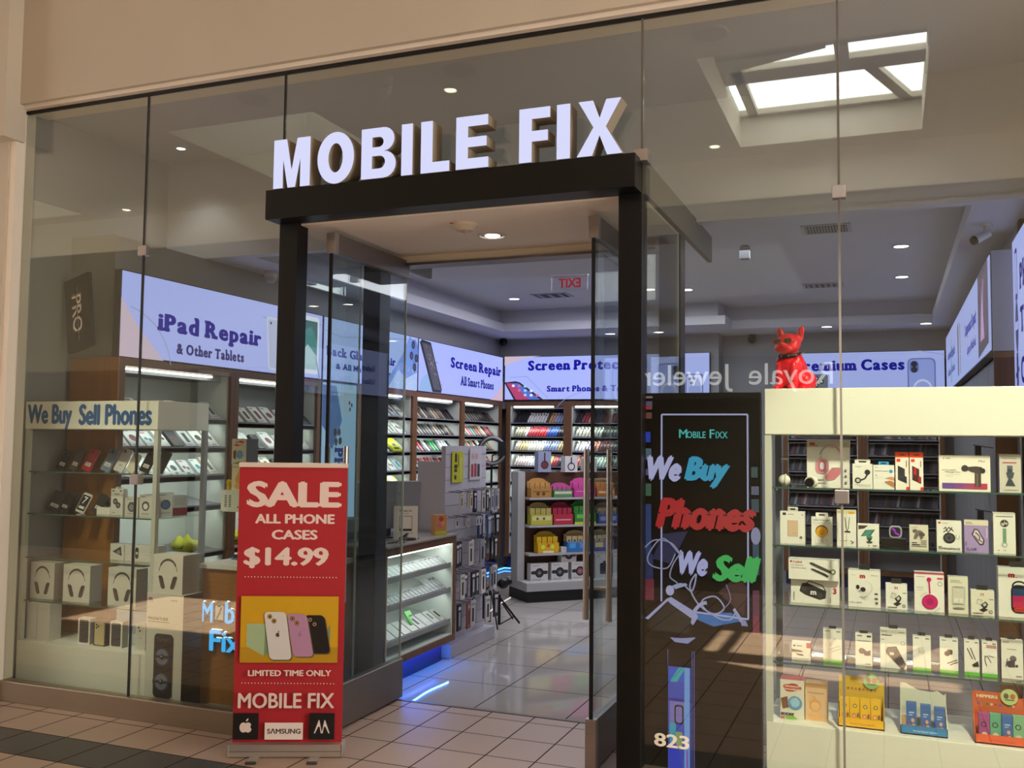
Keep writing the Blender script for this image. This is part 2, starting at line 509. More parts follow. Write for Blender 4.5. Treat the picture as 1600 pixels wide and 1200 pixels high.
# lowered ceiling of the entrance with its side fascias and the door header
GREYP = mat('6e6a64', 0.6)
c = MB()
c.box(-3.20, -1.13, 0.03, 1.14, 2.865, 3.02, SOFFIT)
struct('ceiling_entrance', c)
struct('trim_9', MB().box(-1.13, -1.10, 0.04, 1.92, 2.88, 3.05, GREYP))
struct('trim_10', MB().box(-3.23, -3.20, 0.04, 1.92, 2.88, 3.05, GREYP))
struct('trim_11', MB().box(-3.0, -1.28, 1.02, 1.12, 2.815, 2.865, SOFFIT))
struct('trim_12', MB().box(-3.0, -1.28, 1.00, 1.14, 2.80, 2.816, GREYMETAL))
struct('trim_13', MB().box(-2.95, -1.47, 1.015, 1.045, -0.02, 0.004, mat('5a5048', 0.4)))
# fixed side panes of the entrance
struct('window_6', MB().box(-3.215, -3.205, 0.10, 0.90, 0.125, 2.875, GLASS))
struct('window_7', MB().box(-1.125, -1.115, 0.10, 0.90, 0.125, 2.875, GLASS))
for x in (-3.21, -1.12): struct('window_edge', MB().box(x - .0055, x + .0055, 0.898, 0.904, 0.125, 2.865, mat('a8b4ac', 0.3)))
struct('baseboard_entrance', MB().box(-3.225, -3.195, 0.10, 0.90, 0, 0.125, STEEL))

# the two glass doors, both swung open towards the mall
def make_door(name, x, y0, y1, hx):
    d = struct(name, MB().box(x - 0.006, x + 0.006, y0, y1, 0.255, 2.725, DOOR_GLASS))
    struct('top_rail', MB().box(x - 0.027, x + 0.027, y0, y1, 2.725, 2.84, GREYMETAL), d, bevel=0.003)
    struct('bottom_rail', MB().box(x - 0.027, x + 0.027, y0, y1, 0.012, 0.255, GREYMETAL), d, bevel=0.003)
    struct('end_cap', MB().box(x - 0.029, x + 0.029, y0 - 0.012, y0 + 0.03, 2.722, 2.842, BRASS), d, bevel=0.003)
    struct('end_cap', MB().box(x - 0.029, x + 0.029, y0 - 0.012, y0 + 0.03, 0.012, 0.258, BRASS), d, bevel=0.003)
    struct('glass_edge', MB().box(x - 0.0065, x + 0.0065, y1 - 0.002, y1 + 0.004, 0.255, 2.725, mat('b8c4bc', 0.3)), d)
    struct('edge_seal', MB().box(x - 0.009, x + 0.009, y0 - 0.008, y0 + 0.004, 0.258, 2.722, BLACK_MATT), d)
    for sx in (-1, 1):
        h = MB(); hxx = x + sx * 0.062
        h.cyl((hxx, y0 + 0.1, 0.735), (hxx, y0 + 0.1, 1.62), 0.0165, 0.0165, BRASS, 20)
        for z in (0.90, 1.46): h.cyl((x, y0 + 0.1, z), (hxx, y0 + 0.1, z), 0.010, 0.010, BRASS, 12)
        struct('handle', h, d)
    return d
make_door('door_1', -2.965, 0.16, 1.07, 0)
make_door('door_2', -1.425, 0.24, 1.07, 0)

# shop interior shell
struct('wall_left', MB().box(-5.36, -5.25, 0.10, 7.8, -0.05, 3.9, STORE_WALL))
struct('wall_right', MB().box(0.74, 0.86, 1.9, 7.8, -0.05, 3.9, STORE_WALL))
struct('wall_window_right', MB().box(1.75, 1.85, 0.04, 1.9, -0.05, 3.9, STORE_WALL))
struct('wall_window_return', MB().box(0.74, 1.85, 1.9, 2.0, -0.05, 3.9, STORE_WALL))
struct('wall_back', MB().box(-5.3, 0.85, 7.66, 7.8, -0.05, 3.9, STORE_WALL))
struct('wall_left_upper', MB().box(-5.25, -4.86, 0.46, 7.66, 2.10, 3.03, STORE_WALL))
struct('wall_back_upper', MB().box(-4.86, -1.95, 7.34, 7.66, 2.10, 3.03, STORE_WALL))
c = MB()
c.box(-5.25, 1.75, 0.03, 1.6, 3.80, 3.9, STORE_CEIL)                 # high ceiling behind the glass
c.box(-5.2, 0.74, 1.45, 7.7, 3.30, 3.42, STORE_CEIL)                # raised middle
c.box(-5.25, 1.75, 1.38, 1.45, 3.03, 3.80, STORE_CEIL)               # drop face
struct('ceiling', c)
s_ = MB()
s_.box(-5.2, -4.45, 1.45, 7.66, 3.03, 3.13, STORE_CEIL); s_.box(-5.2, -4.55, 1.45, 7.66, 3.13, 3.30, STORE_CEIL)
s_.box(-4.45, -1.73, 6.45, 7.66, 3.03, 3.13, STORE_CEIL); s_.box(-4.55, -1.83, 6.56, 7.66, 3.13, 3.30, STORE_CEIL)
s_.box(-1.73, 0.74, 6.95, 7.66, 3.03, 3.13, STORE_CEIL); s_.box(-1.83, 0.74, 7.05, 7.66, 3.13, 3.30, STORE_CEIL)
s_.box(0.45, 1.75, 1.45, 6.95, 3.03, 3.13, STORE_CEIL); s_.box(0.55, 0.74, 1.45, 6.95, 3.13, 3.30, STORE_CEIL)
struct('ceiling_soffit', s_)
struct('ceiling_block', MB().box(-3.65, -1.75, 1.45, 2.86, 3.03, 3.30, STORE_CEIL))
struct('trim_14', MB().box(-5.2, 1.75, 1.36, 1.38, 3.03, 3.06, STORE_CEIL))

# the mall behind the photographer (seen mirrored in the glass)
ZC = 4.95
c = MB()
WX = [(-12.9, -11.05), (-7.2, -5.35), (-1.5, 0.35), (4.25, 6.1)]     # skylight shafts
Y0, Y1 = -6.05, -3.45
xs = [-14] + [v for p in WX for v in p] + [8]
c.box(-14, 8, Y1, -0.05, ZC, ZC + 0.12, MALL_CEIL)
c.box(-14, 8, -6.4, Y0, ZC, ZC + 0.12, MALL_CEIL)
for k in range(0, len(xs), 2): c.box(xs[k], xs[k + 1], Y0, Y1, ZC, ZC + 0.12, MALL_CEIL)
struct('ceiling_mall', c)
SKY = bpy.data.materials.new('sky_glass'); SKY.use_nodes = True
_nt = SKY.node_tree; _nt.nodes.clear()
_o = _nt.nodes.new('ShaderNodeOutputMaterial'); _t = _nt.nodes.new('ShaderNodeBsdfTransparent'); _e = _nt.nodes.new('ShaderNodeEmission'); _a = _nt.nodes.new('ShaderNodeAddShader')
_e.inputs[0].default_value = (0.93, 0.97, 1.0, 1); _e.inputs[1].default_value = 4.6
_t.inputs[0].default_value = (0.8, 0.8, 0.8, 1)
_nt.links.new(_t.outputs[0], _a.inputs[0]); _nt.links.new(_e.outputs[0], _a.inputs[1]); _nt.links.new(_a.outputs[0], _o.inputs[0])
for i, (a, b) in enumerate(WX):
    m = MB(); t = 0.08; ZP = 7.5 if i < 2 else 5.32
    m.box(a - t, a, Y0 - t, Y1 + t, ZC + 0.12, ZP, WELL); m.box(b, b + t, Y0 - t, Y1 + t, ZC + 0.12, ZP, WELL)
    m.box(a, b, Y0 - t, Y0, ZC + 0.12, ZP, WELL); m.box(a, b, Y1, Y1 + t, ZC + 0.12, ZP, WELL)
    sh = struct('skylight_shaft', m)
    fr = MB()
    FRM = mat('bdb49f', 0.6)
    if i < 2:
        fr.box(a, b, Y1 - 1.2, Y1, ZP, ZP + 0.05, FRM)
    else:
        fr.box(a, b, Y1 - 0.95, Y1, ZP - 0.02, ZP + 0.05, FRM)               # solid near part of the curb
        fr.box(a, b, -5.02, -4.70, ZP - 0.05, ZP + 0.05, FRM)               # broad bar between the panes
        fr.box(a, b, Y0, Y0 + 0.10, ZP - 0.05, ZP + 0.05, FRM)
        fr.box(a + 0.10, a + 0.20, Y0, -4.7, ZP - 0.05, ZP + 0.05, FRM)
        for xa, xb in ((b - 0.52, b - 0.40),):                              # slanting hip bar
            fr.add([(xa - .02, -5.0, ZP - .05), (xb - .02, -5.0, ZP - .05), (xb + .34, Y0, ZP - .05), (xa + .34, Y0, ZP - .05), (xa - .02, -5.0, ZP + .05), (xb - .02, -5.0, ZP + .05), (xb + .34, Y0, ZP + .05), (xa + .34, Y0, ZP + .05)],
                   [(0, 3, 2, 1), (4, 5, 6, 7), (0, 1, 5, 4), (2, 3, 7, 6), (0, 4, 7, 3), (1, 2, 6, 5)], FRM)
        fr.add([(a, -4.72, ZP - .05), (a, -4.38, ZP - .05), (a + 1.0, -4.38, ZP - .05), (a, -4.72, ZP + .05), (a, -4.38, ZP + .05), (a + 1.0, -4.38, ZP + .05)], [(0, 2, 1), (3, 4, 5), (0, 1, 4, 3), (1, 2, 5, 4), (2, 0, 3, 5)], FRM)
        fr.box(b - 0.78, b - 0.66, -4.72, -4.38, ZP - .05, ZP + .05, FRM)
    fr.build('skylight_frame', sh)
    MB().box(a, b, Y0, Y1, ZP + 0.01, ZP + 0.02, SKY).build('skylight_pane', sh)
w = MB()
w.box(-14, 8, -6.55, -6.4, 4.45, ZC + 0.2, wall_mat('pale_wall', 'ece2ce')); w.box(-14, 8, -6.6, -6.45, 2.66, 4.45, wall_mat('tan_fascia', '857b6a'))
w.box(-14, -9.3, -6.6, -6.45, 0, 2.66, mat('4a4238', 0.7)); w.box(-4.9, -3.6, -6.55, -6.4, 0, 2.66, mat('6b5a48', 0.6)); w.box(1.6, 8, -6.55, -6.4, 0, 2.66, WALL)
struct('wall_mall_opposite', w)
struct('wall_mall_recess', MB().box(-9.3, 1.6, -7.4, -7.3, 0, 2.66, mat('4a3f34', 0.7)).box(-9.3, 1.6, -7.3, -6.6, 2.66, 2.7, WALL).box(-9.3, 1.6, -7.3, -6.4, -0.08, 0, mat('55483c', 0.5)))
t = MB()
lay(t, fit(tdata('Royale  Jewelers', offset=0.0), -1.13, -0.045, 1.13, None), mat('f2f2f2', 0.4, 0, 2.4), 0, 0.03)
t.box(-1.4, 1.4, 0.0, 0.05, -0.12, 0.36, mat('3a3632', 0.6))
o = t.build('opposite_shop_sign', None, (-1.70, -6.42, 2.30), (0, 0, R(180)))
tag(o, 'white serif letters on a dark fascia across the mall, mirrored in the glass', 'sign')
# mall ceiling fittings, plus fill lamps and spotlights added for brightness
lamp('added_fill_left', 'AREA', (-13.6, -3.2, 2.2), 340, (1.0, 0.95, 0.88), 4.0, 4.0, aim=(-5, -3.0, 2.6))  # added area lamps at both ends, brightening the mall ceiling and shop front
lamp('added_fill_right', 'AREA', (7.8, -3.2, 2.2), 580, (1.0, 0.95, 0.87), 4.0, 4.0, aim=(0, -3.0, 2.6))
for x, y, lab in ((-5.70, -2.95, 'round ceiling speaker of the mall mirrored at the left of the glass'), (-3.50, -2.96, 'round ceiling speaker of the mall mirrored above the sign letters'), (-1.30, -2.95, 'round ceiling speaker of the mall mirrored at the top of the right pane')):
    s_ = MB().cyl((0, 0, 0), (0, 0, -0.02), 0.15, 0.14, mat('c6b89e', 0.6), 28).build('ceiling_speaker', None, (x, y, ZC)); tag(s_, lab, 'speaker')
for x, y, lab in ((-3.79, -3.37, 'small lit mall downlight mirrored above the letters B and I'), (-1.76, -5.9 + .0, 'small lit mall downlight mirrored right of the letter X'), (-10.2, -6.03, 'small lit mall downlight mirrored high in the left pane')):
    s_ = thing('mall_downlight', lab, 'lamp', (x, y, ZC)); MB().ring((0, 0, -.004), .07, .012, mat('d8cdb8', .5), 'z', 24, 6).build('trim_ring', s_); MB().cyl((0, 0, -.002), (0, 0, -.012), .055, .05, mat('fff2dc', .5, 0, 9.0), 20).build('lens', s_)
def added_spot(x, y, aim, e, ang, label):  # added spotlight out of view, there only to brighten a display case
    r = thing('added_spotlight', label, 'lamp', (x, y, ZC))
    MB().cyl((0, 0, 0), (0, 0, -0.06), 0.05, 0.05, WHITE, 16).build('base', r)
    d = (Vector(aim) - Vector((x, y, ZC - 0.12))).normalized()
    MB().cyl((0, 0, -0.06), (0, 0, -0.12), 0.012, 0.012, WHITE, 8).cyl(Vector((0, 0, -0.12)) - d * 0.06, Vector((0, 0, -0.12)) + d * 0.08, 0.035, 0.045, WHITE, 16).build('head', r)
    lamp('spot_beam', 'SPOT', Vector((x, y, ZC - 0.12)) + d * 0.1, e, (1.0, 0.93, 0.78), 0.22, aim=aim, spot=ang, blend=0.35)
added_spot(-4.2, -2.9, (-4.36, 0.12, 1.12), 800, 18, 'added unseen white spotlight aimed at the left display case')
added_spot(1.1, -3.0, (0.25, 0.12, 1.2), 1900, 30, 'added unseen white spotlight aimed at the right display case')

# =================================================================== ENTRANCE: SIGN, LIGHTS, BANNER
LETTER = mat('d9dcff', 0.4, 0, 0.95)
RETURN = mat('9a8d78', 0.5)
sgn = thing('shop_sign', 'row of nine lit white channel letters standing on the black entrance beam', 'sign', (-2.17, -0.125, 3.04))
SX = -2.17
def poly_letter(ch, x0, x1, h=0.272):
    """block capital as outlines (with holes bridged by separate bars)"""
    w = x1 - x0; s = 0.066; P = []
    if ch == 'M': P = [[(0, 0), (s * .92, 0), (s * .92, h * .62), (w * .40, 0), (w * .60, 0), (w - s * .92, h * .62), (w - s * .92, 0), (w, 0), (w, h), (w - s * 1.25, h), (w / 2, h * .34), (s * 1.25, h), (0, h)]]
    if ch == 'I': P = [[(0, 0), (w, 0), (w, h), (0, h)]]
    if ch == 'L': P = [[(0, 0), (w, 0), (w, s * .82), (s, s * .82), (s, h), (0, h)]]
    if ch == 'E': P = [[(0, 0), (w, 0), (w, s * .8), (s, s * .8), (s, h * .41), (w * .94, h * .41), (w * .94, h * .41 + s * .76), (s, h * .41 + s * .76), (s, h - s * .8), (w * .98, h - s * .8), (w * .98, h), (0, h)]]
    if ch == 'F': P = [[(0, 0), (s, 0), (s, h * .38), (w * .93, h * .38), (w * .93, h * .38 + s * .8), (s, h * .38 + s * .8), (s, h - s * .82), (w, h - s * .82), (w, h), (0, h)]]
    if ch == 'X': P = [[(0, 0), (s * 1.15, 0), (w / 2, h * .36), (w - s * 1.15, 0), (w, 0), (w * .635, h * .51), (w * .97, h), (w * .97 - s * 1.12, h), (w / 2, h * .67), (w * .03 + s * 1.12, h), (w * .03, h), (w * .365, h * .51)]]
    return P
def ring_letter(outer, inner, y0, y1, face_m, ret_m):
    """outline with a hole; both lists have the same number of points"""
    n = len(outer)
    f = MB(); b = MB()
    for i in range(n):
        j = (i + 1) % n
        f.poly([(outer[i][0], y0, outer[i][1]), (outer[j][0], y0, outer[j][1]), (inner[j][0], y0, inner[j][1]), (inner[i][0], y0, inner[i][1])], face_m)
        b.poly([(outer[i][0], y0 + .002, outer[i][1]), (outer[i][0], y1, outer[i][1]), (outer[j][0], y1, outer[j][1]), (outer[j][0], y0 + .002, outer[j][1])], ret_m)
        b.poly([(inner[i][0], y0 + .002, inner[i][1]), (inner[j][0], y0 + .002, inner[j][1]), (inner[j][0], y1, inner[j][1]), (inner[i][0], y1, inner[i][1])], ret_m)
        b.poly([(outer[i][0], y1, outer[i][1]), (inner[i][0], y1, inner[i][1]), (inner[j][0], y1, inner[j][1]), (outer[j][0], y1, outer[j][1])], ret_m)
    return f, b
LT = [('M', -3.163, -2.928), ('O', -2.876, -2.655), ('B', -2.606, -2.397), ('I', -2.364, -2.300), ('L', -2.250, -2.087), ('E', -2.049, -1.869), ('F', -1.702, -1.540), ('I', -1.504, -1.436), ('X', -1.400, -1.172)]
for ch, x0, x1 in LT:
    h = 0.272; w = x1 - x0
    if ch in 'OB':
        if ch == 'O':
            N = 40
            outer = ell(w / 2, h / 2, w / 2 + .004, h / 2 + .006, N); inner = ell(w / 2, h / 2, w / 2 - .066, h / 2 - .056, N)
            f, b = ring_letter(outer, inner, -0.012, 0.10, LETTER, RETURN)
        else:
            f = MB(); b = MB(); s = 0.066
            def bowl(z0, z1, wd, n=10):
                r = (z1 - z0) / 2
                return [(0, z0)] + [(wd - r + r * math.cos(R(-90 + 180 * i / n)), z0 + r + r * math.sin(R(-90 + 180 * i / n))) for i in range(n + 1)] + [(0, z1)]
            def hole(z0, z1, wd, n=10):
                r = (z1 - z0) / 2
                return [(s, z0)] + [(wd - r + r * math.cos(R(-90 + 180 * i / n)), z0 + r + r * math.sin(R(-90 + 180 * i / n))) for i in range(n + 1)] + [(s, z1)]
            mid = h * .53
            for (za, zb, wd, ha, hb) in ((0, mid, w, .052, mid - .024), (mid, h, w * .95, mid + .024, h - .05)):
                ff, bb = ring_letter(bowl(za, zb, wd), hole(ha, hb, wd - s * .98), -0.012, 0.10, LETTER, RETURN)
                for A, B in ((f, ff), (b, bb)):
                    k = len(A.v); A.v += B.v
                    for q, mi in zip(B.f, B.mi): A.f.append(tuple(k + e for e in q)); A.mi.append(A._m(B.mats[mi])); A.sm.append(False)
        bo = b.build('letter', sgn, (x0 - SX, -0.0, 0.0))
        f.build('lit_face', bo, (0, 0, 0))
    else:
        b = MB(); f = MB()
        for P in poly_letter(ch, x0, x1):
            b.prism(P, -0.010, 0.10, RETURN)
            f.prism(P, -0.0135, -0.0105, LETTER)
        bo = b.build('letter', sgn, (x0 - SX, 0, 0.0))
        f.build('lit_face', bo, (0, 0, 0))

# smoke detector and recessed lamp in the entrance ceiling
t = thing('smoke_detector', 'round cream smoke detector on the entrance ceiling beside the downlight', 'smoke detector', (-2.19, 0.29, 2.865))
CREAM = mat('cbbba4', 0.5)
MB().cyl((0, 0, 0), (0, 0, -0.016), 0.075, 0.075, CREAM, 28).cyl((0, 0, -0.016), (0, 0, -0.04), 0.07, 0.045, CREAM, 28).build('housing', t)
MB().ball((0, 0, -0.04), 0.022, 0.022, 0.012, mat('9d917f', 0.3)).build('sensor', t)
MB().box(-0.055, -0.035, -0.0785, -0.0745, -0.012, -0.006, mat('a0402c', 0.5)).build('status_light', t)
t = thing('recessed_downlight', 'bright recessed downlight with chrome reflector in the entrance ceiling', 'lamp', (-2.155, 0.60, 2.865))
MB().ring((0, 0, -0.003), 0.078, 0.008, mat('d8cfc2', 0.4), 'z').build('trim_ring', t)
MB().cyl((0, 0, -0.001), (0, 0, -0.004), 0.074, 0.074, mat('c9c4bd', 0.15, 1.0), 28).build('reflector', t)
MB().ball((0, 0.01, -0.004), 0.045, 0.045, 0.010, mat('fff4e2', 0.5, 0, 9.0)).build('bulb', t)
lamp('entrance_downlight', 'SPOT', (-2.155, 0.6, 2.84), 35, (1, 0.92, 0.85), 0.05, aim=(-2.155, 0.6, 0), spot=110)

# roll-up banner
RED = 'b3242c'; PINKW = 'f0d6cc'
bn = thing('rollup_banner_stand', 'tall red roll-up SALE banner standing left of the shop entrance', 'banner stand', (-2.97, -0.155, 0), R(24))
pm = MB()
W_, H_ = 0.572, 1.46
pm.box(-W_ / 2, W_ / 2, 0.0, 0.003, 0.05, 1.515, mat(RED, 0.55))
A = Art(pm, 1.0, 1.0, 0, 0, mk=lambda c: mat(c, 0.55))
B_ = dict(off=0.05)
A.text('SALE', -0.245, 1.292, 0.140, PINKW, x1=0.258, off=0.055)
A.text('ALL PHONE', -0.198, 1.206, 0.052, PINKW, x1=0.224, off=0.05)
A.text('CASES', -0.108, 1.122, 0.052, PINKW, x1=0.135, off=0.05)
A.text('$14.99', -0.252, 0.970, 0.112, PINKW, x1=0.196, off=0.05)
for i in range(29):
    A.circ(-0.242 + i * 0.482 / 28, 0.925, 0.0032, PINKW, 0.0032, 8)
    A.circ(-0.243 + i * 0.482 / 28, 0.371, 0.0032, PINKW, 0.0032, 8)
# picture of three phones on yellow
A.rect(-0.255, 0.480, 0.256, 0.826, 'd6a312'); A.rect(-0.255, 0.480, 0.256, 0.56, 'bf9016')
A.poly([(-0.222, 0.565), (-0.222, 0.682), (-0.09, 0.682), (-0.09, 0.535), (-0.13, 0.515)], 'a8bf92'); A.poly([(-0.13, 0.515), (-0.09, 0.535), (-0.09, 0.69), (-0.125, 0.67)], '7f966c')
A.poly([(0.19, 0.60), (0.205, 0.672), (0.215, 0.672), (0.215, 0.59)], '7f966c')
def phone_art(x, z, w, h, sk, col, lens, apple):
    o = [(a + sk * (b - z) / h, b) for a, b in rr(w, h, 0.022, 5, x, z)]
    A.poly([(a + 0.006, b - 0.006) for a, b in o], '6e5a30'); A.poly(o, col)
    for dx, dz in ((0.028, h - 0.024), (0.048, h - 0.047)):
        cx, cz = x + dx + sk * dz / h, z + dz
        A.circ(cx, cz, 0.0125, '2a2118', 0.0125, 16); A.circ(cx, cz, 0.0095, lens, 0.0095, 16); A.circ(cx, cz, 0.006, '3a2a1c', 0.006, 12)
    if apple:
        ax, az = x + w / 2 + sk * .5, z + h * .52
        A.circ(ax, az, 0.010, apple, 0.011, 14); A.circ(ax + .011, az + .002, 0.0045, col, 0.0045, 10); A.circ(ax + .004, az + .017, 0.003, apple, 0.005, 8)
phone_art(0.112, 0.528, 0.106, 0.200, -0.012 * 3, '17130f', 'c9a070', None)
phone_art(0.025, 0.512, 0.106, 0.222, -0.014 * 3, 'b888a8', 'd8a040', 'a87898')
phone_art(-0.098, 0.497, 0.116, 0.248, -0.012 * 3, 'd9d4cf', 'e0a838', '4a4440')
A.text('LIMITED TIME ONLY', -0.208, 0.412, 0.032, PINKW, x1=0.227, off=0.045)
A.text('MOBILE FIX', -0.256, 0.246, 0.080, 'ead2c8', x1=0.246, off=0.03)
A.rect(-0.277, 0.086, -0.146, 0.222, '0c0a09')
# bitten fruit mark
ax, az = -0.2115, 0.148
A.circ(ax - .012, az, 0.020, PINKW, 0.026); A.circ(ax + .012, az, 0.020, PINKW, 0.026); A.rect(ax - .014, az - .022, ax + .014, az + .022, PINKW)
A.circ(ax + .037, az + .004, 0.0125, '0c0a09', 0.0145); A.poly([(ax, az + .030), (ax + .004, az + .043), (ax + .014, az + .048), (ax + .011, az + .036)], PINKW)
A.rect(-0.113, 0.086, 0.086, 0.173, 'f2ddd4'); A.text('S\u039bMSUNG', -0.100, 0.116, 0.027, '14110f', x1=0.074, off=0.03)
A.rect(0.118, 0.086, 0.250, 0.222, '0c0a09')
for s_ in (0, 1):
    cx = 0.169 + s_ * 0.030
    A.poly([(cx - .002, 0.186), (cx - .026 + s_ * .010, 0.118), (cx - .020 + s_ * .010, 0.118), (cx - .004, 0.152), (cx + .004, 0.152), (cx + .020 - (1 - s_) * .010, 0.118), (cx + .026 - (1 - s_) * .010, 0.118), (cx + .002, 0.186)], 'f0dcd2')
pm.build('printed_panel', bn)
ALU = mat('c9beb4', 0.3, 0.7)
MB().box(-0.288, 0.288, -0.012, 0.014, 1.505, 1.53, mat('e6d3c6', 0.4)).build('top_rail', bn, bevel=0.002)
b = MB()
b.prism([(0, 0)] * 0 or rr(0.588, 0.062, 0.008, 3, -0.294, 0.004), -0.05, 0.05, ALU); b.box(-0.296, 0.296, -0.052, -0.049, 0.030, 0.034, mat('8c8078', .4, .5))
b.build('base_cassette', bn)
for x in (-0.300, 0.289): MB().box(x, x + 0.011, -0.054, 0.054, 0.003, 0.068, mat('a89c92', 0.35, 0.5)).build('end_plate', bn, bevel=0.003)
for x in (-0.155, 0.155):
    MB().box(x - 0.024, x + 0.024, -0.15, 0.10, 0.0, 0.006, ALU).box(x - 0.026, x + 0.026, -0.16, -0.135, 0.0, 0.009, mat('3a3532', .6)).build('foot', bn)
MB().cyl((0, 0.03, 0.06), (0, 0.012, 1.52), 0.008, 0.008, ALU, 10).build('support_pole', bn)

# house number on the glass
t = MB(); lay(t, fit(tdata('823', offset=0.035), -0.083, 0, 0.083, 0.062), mat('d5cab9', 0.6), 0, 0.0006)
o = t.build('address_number', None, (-0.967, GY - 0.0052, 0.234))
tag(o, 'cream vinyl street number 823 stuck low on the glass right of the entrance', 'number')

# =================================================================== WALL UNITS, LIT SIGNS
def emat(c, s=1.0): return mat(c, 0.5, 0, s)
def lightbox(name, label, w, h, loc, rz, draw, base='a9b5fa', depth=0.06, s=1.0):
    t = thing(name, label, 'sign', loc, rz)
    MB().box(0, w, 0.002, depth, 0, h, mat('3c3c46', 0.5)).build('housing', t)
    m = MB(); m.box(0.008, w - 0.008, -0.004, 0.0019, 0.008, h - 0.008, emat(base, s))
    A = Art(m, 1, 1, 0, 0, -0.004, mk=lambda c: emat(c, s), step=0.0005)
    draw(A, w, h); m.build('lit_panel', t)
    return t
def slant(pts, k, z0): return [(a + k * (b - z0), b) for a, b in pts]

def s_tablet(A, w, h):
    A.poly([(0, 0), (0.42, 0), (0.16, 0.22), (0.0, 0.40)], 'c9b4c9'); A.line(arc(0.0, -0.1, .5, .45, 10, 80), .008, '9a9ab8')
    A.text('iPad Repair', 0.345, 0.172, 0.175, '20208e', x1=1.54, sl=True)
    A.text('& Other Tablets', 0.545, 0.062, 0.085, '30306e', x1=1.32, sl=True)
    A.line([(1.55, .46), (1.9, .42), (w, .50)], .006, '8890c0')
    A.poly(slant(rr(0.34, 0.44, 0.03, 4, 1.64, 0.03), -0.10, 0.03), 'c4cbe8'); A.poly(slant(rr(0.30, 0.40, 0.02, 4, 1.66, 0.05), -0.10, 0.03), 'aeb6dd'); A.circ(1.66, .42, .012, '202030', .012)
    A.rrect(2.02, 0.04, 2.38, 0.55, 0.03, 'd9def2'); A.rect(2.05, 0.08, 2.35, 0.51, '2f7f7c'); A.poly([(2.05, .08), (2.35, .08), (2.35, .2), (2.2, .3), (2.05, .16)], 'a8c8cc'); A.poly([(2.05, .38), (2.25, .46), (2.35, .34), (2.35, .51), (2.05, .51)], '1b5a5c')
    A.line([(2.40, .0), (2.33, .2)], .012, '7a7a9a')
def s_glass(A, w, h):
    A.line([(0, .46), (.3, .42), (.9, .48), (w, .56)], .006, '8a94b8')
    A.text('Back Glass Repair', 0.045, 0.205, 0.115, '2a2c92', x1=1.36, sl=True)
    A.text('& All Major Phones', 0.21, 0.098, 0.075, '343a86', x1=1.27, sl=True)
    A.poly([(1.10, 0.0), (1.50, 0.36), (1.66, 0.58), (1.84, 0.50), (1.84, 0.0)], '6f8fd8'); A.poly([(1.2, 0.0), (1.42, 0.2), (1.6, 0.12), (1.84, 0.2), (1.84, 0)], 'a9c0ee')
    random.seed(3)
    for _ in range(26):
        a, b = random.uniform(1.2, 1.8), random.uniform(0.02, .22); A.line([(a, b), (a + random.uniform(-.1, .1), b + random.uniform(-.06, .06))], .004, 'd2def8')
    A.circ(1.75, 0.42, .085, '5f7fcc', .13)
    for a, b in ((1.72, .49), (1.68, .37), (1.79, .35), (1.75, .25)): A.circ(a, b, .04, '1e2440', .045); A.circ(a, b, .02, '3a4470', .022)
def s_screen(A, w, h):
    A.poly(arc(.28, .012, .26, .2, 0, 180), '8fb2e6'); A.poly([(w, 0), (w - .42, 0), (w - .12, .14), (w, .26)], 'c8b0c4')
    P = [(0.03, 0.54), (0.08, 0.575), (0.30, 0.56), (0.60, 0.05), (0.58, 0.01), (0.36, 0.01)]
    A.poly([(a - .015, b) for a, b in P], '15151c'); A.poly([(0.07, 0.54), (0.28, 0.53), (0.56, 0.04), (0.38, 0.04)], '4a4858')
    random.seed(5)
    for _ in range(60):
        t_ = random.random(); a = .09 + .33 * t_ + random.uniform(0, .17); b = .52 - .48 * t_
        A.line([(a, b), (a + random.uniform(-.06, .06), b + random.uniform(-.05, .05))], .005, random.choice(('a9a9b8', '2a2a34', '77778a')))
    A.text('Screen Repair', 0.75, 0.28, 0.165, '1f1f96', x1=2.30, sl=True)
    A.text('All Smart Phones', 1.03, 0.125, 0.115, '24288c', x1=2.05, sl=True)
LW, ZS, HS = -4.775, 2.20, 0.585
lightbox('lightbox_sign', 'lit tablet repair sign high on the left wall, nearest the window', 2.445, HS, (LW, 0.435, ZS), R(90), s_tablet)
lightbox('lightbox_sign', 'lit Back Glass sign behind the left glass door', 1.865, HS, (LW, 2.90, ZS), R(90), s_glass, 'a4b8f2')
lightbox('lightbox_sign', 'lit Screen Repair sign with a cracked phone, at the far end of the left wall', 2.44, HS, (LW, 4.785, ZS), R(90), s_screen)
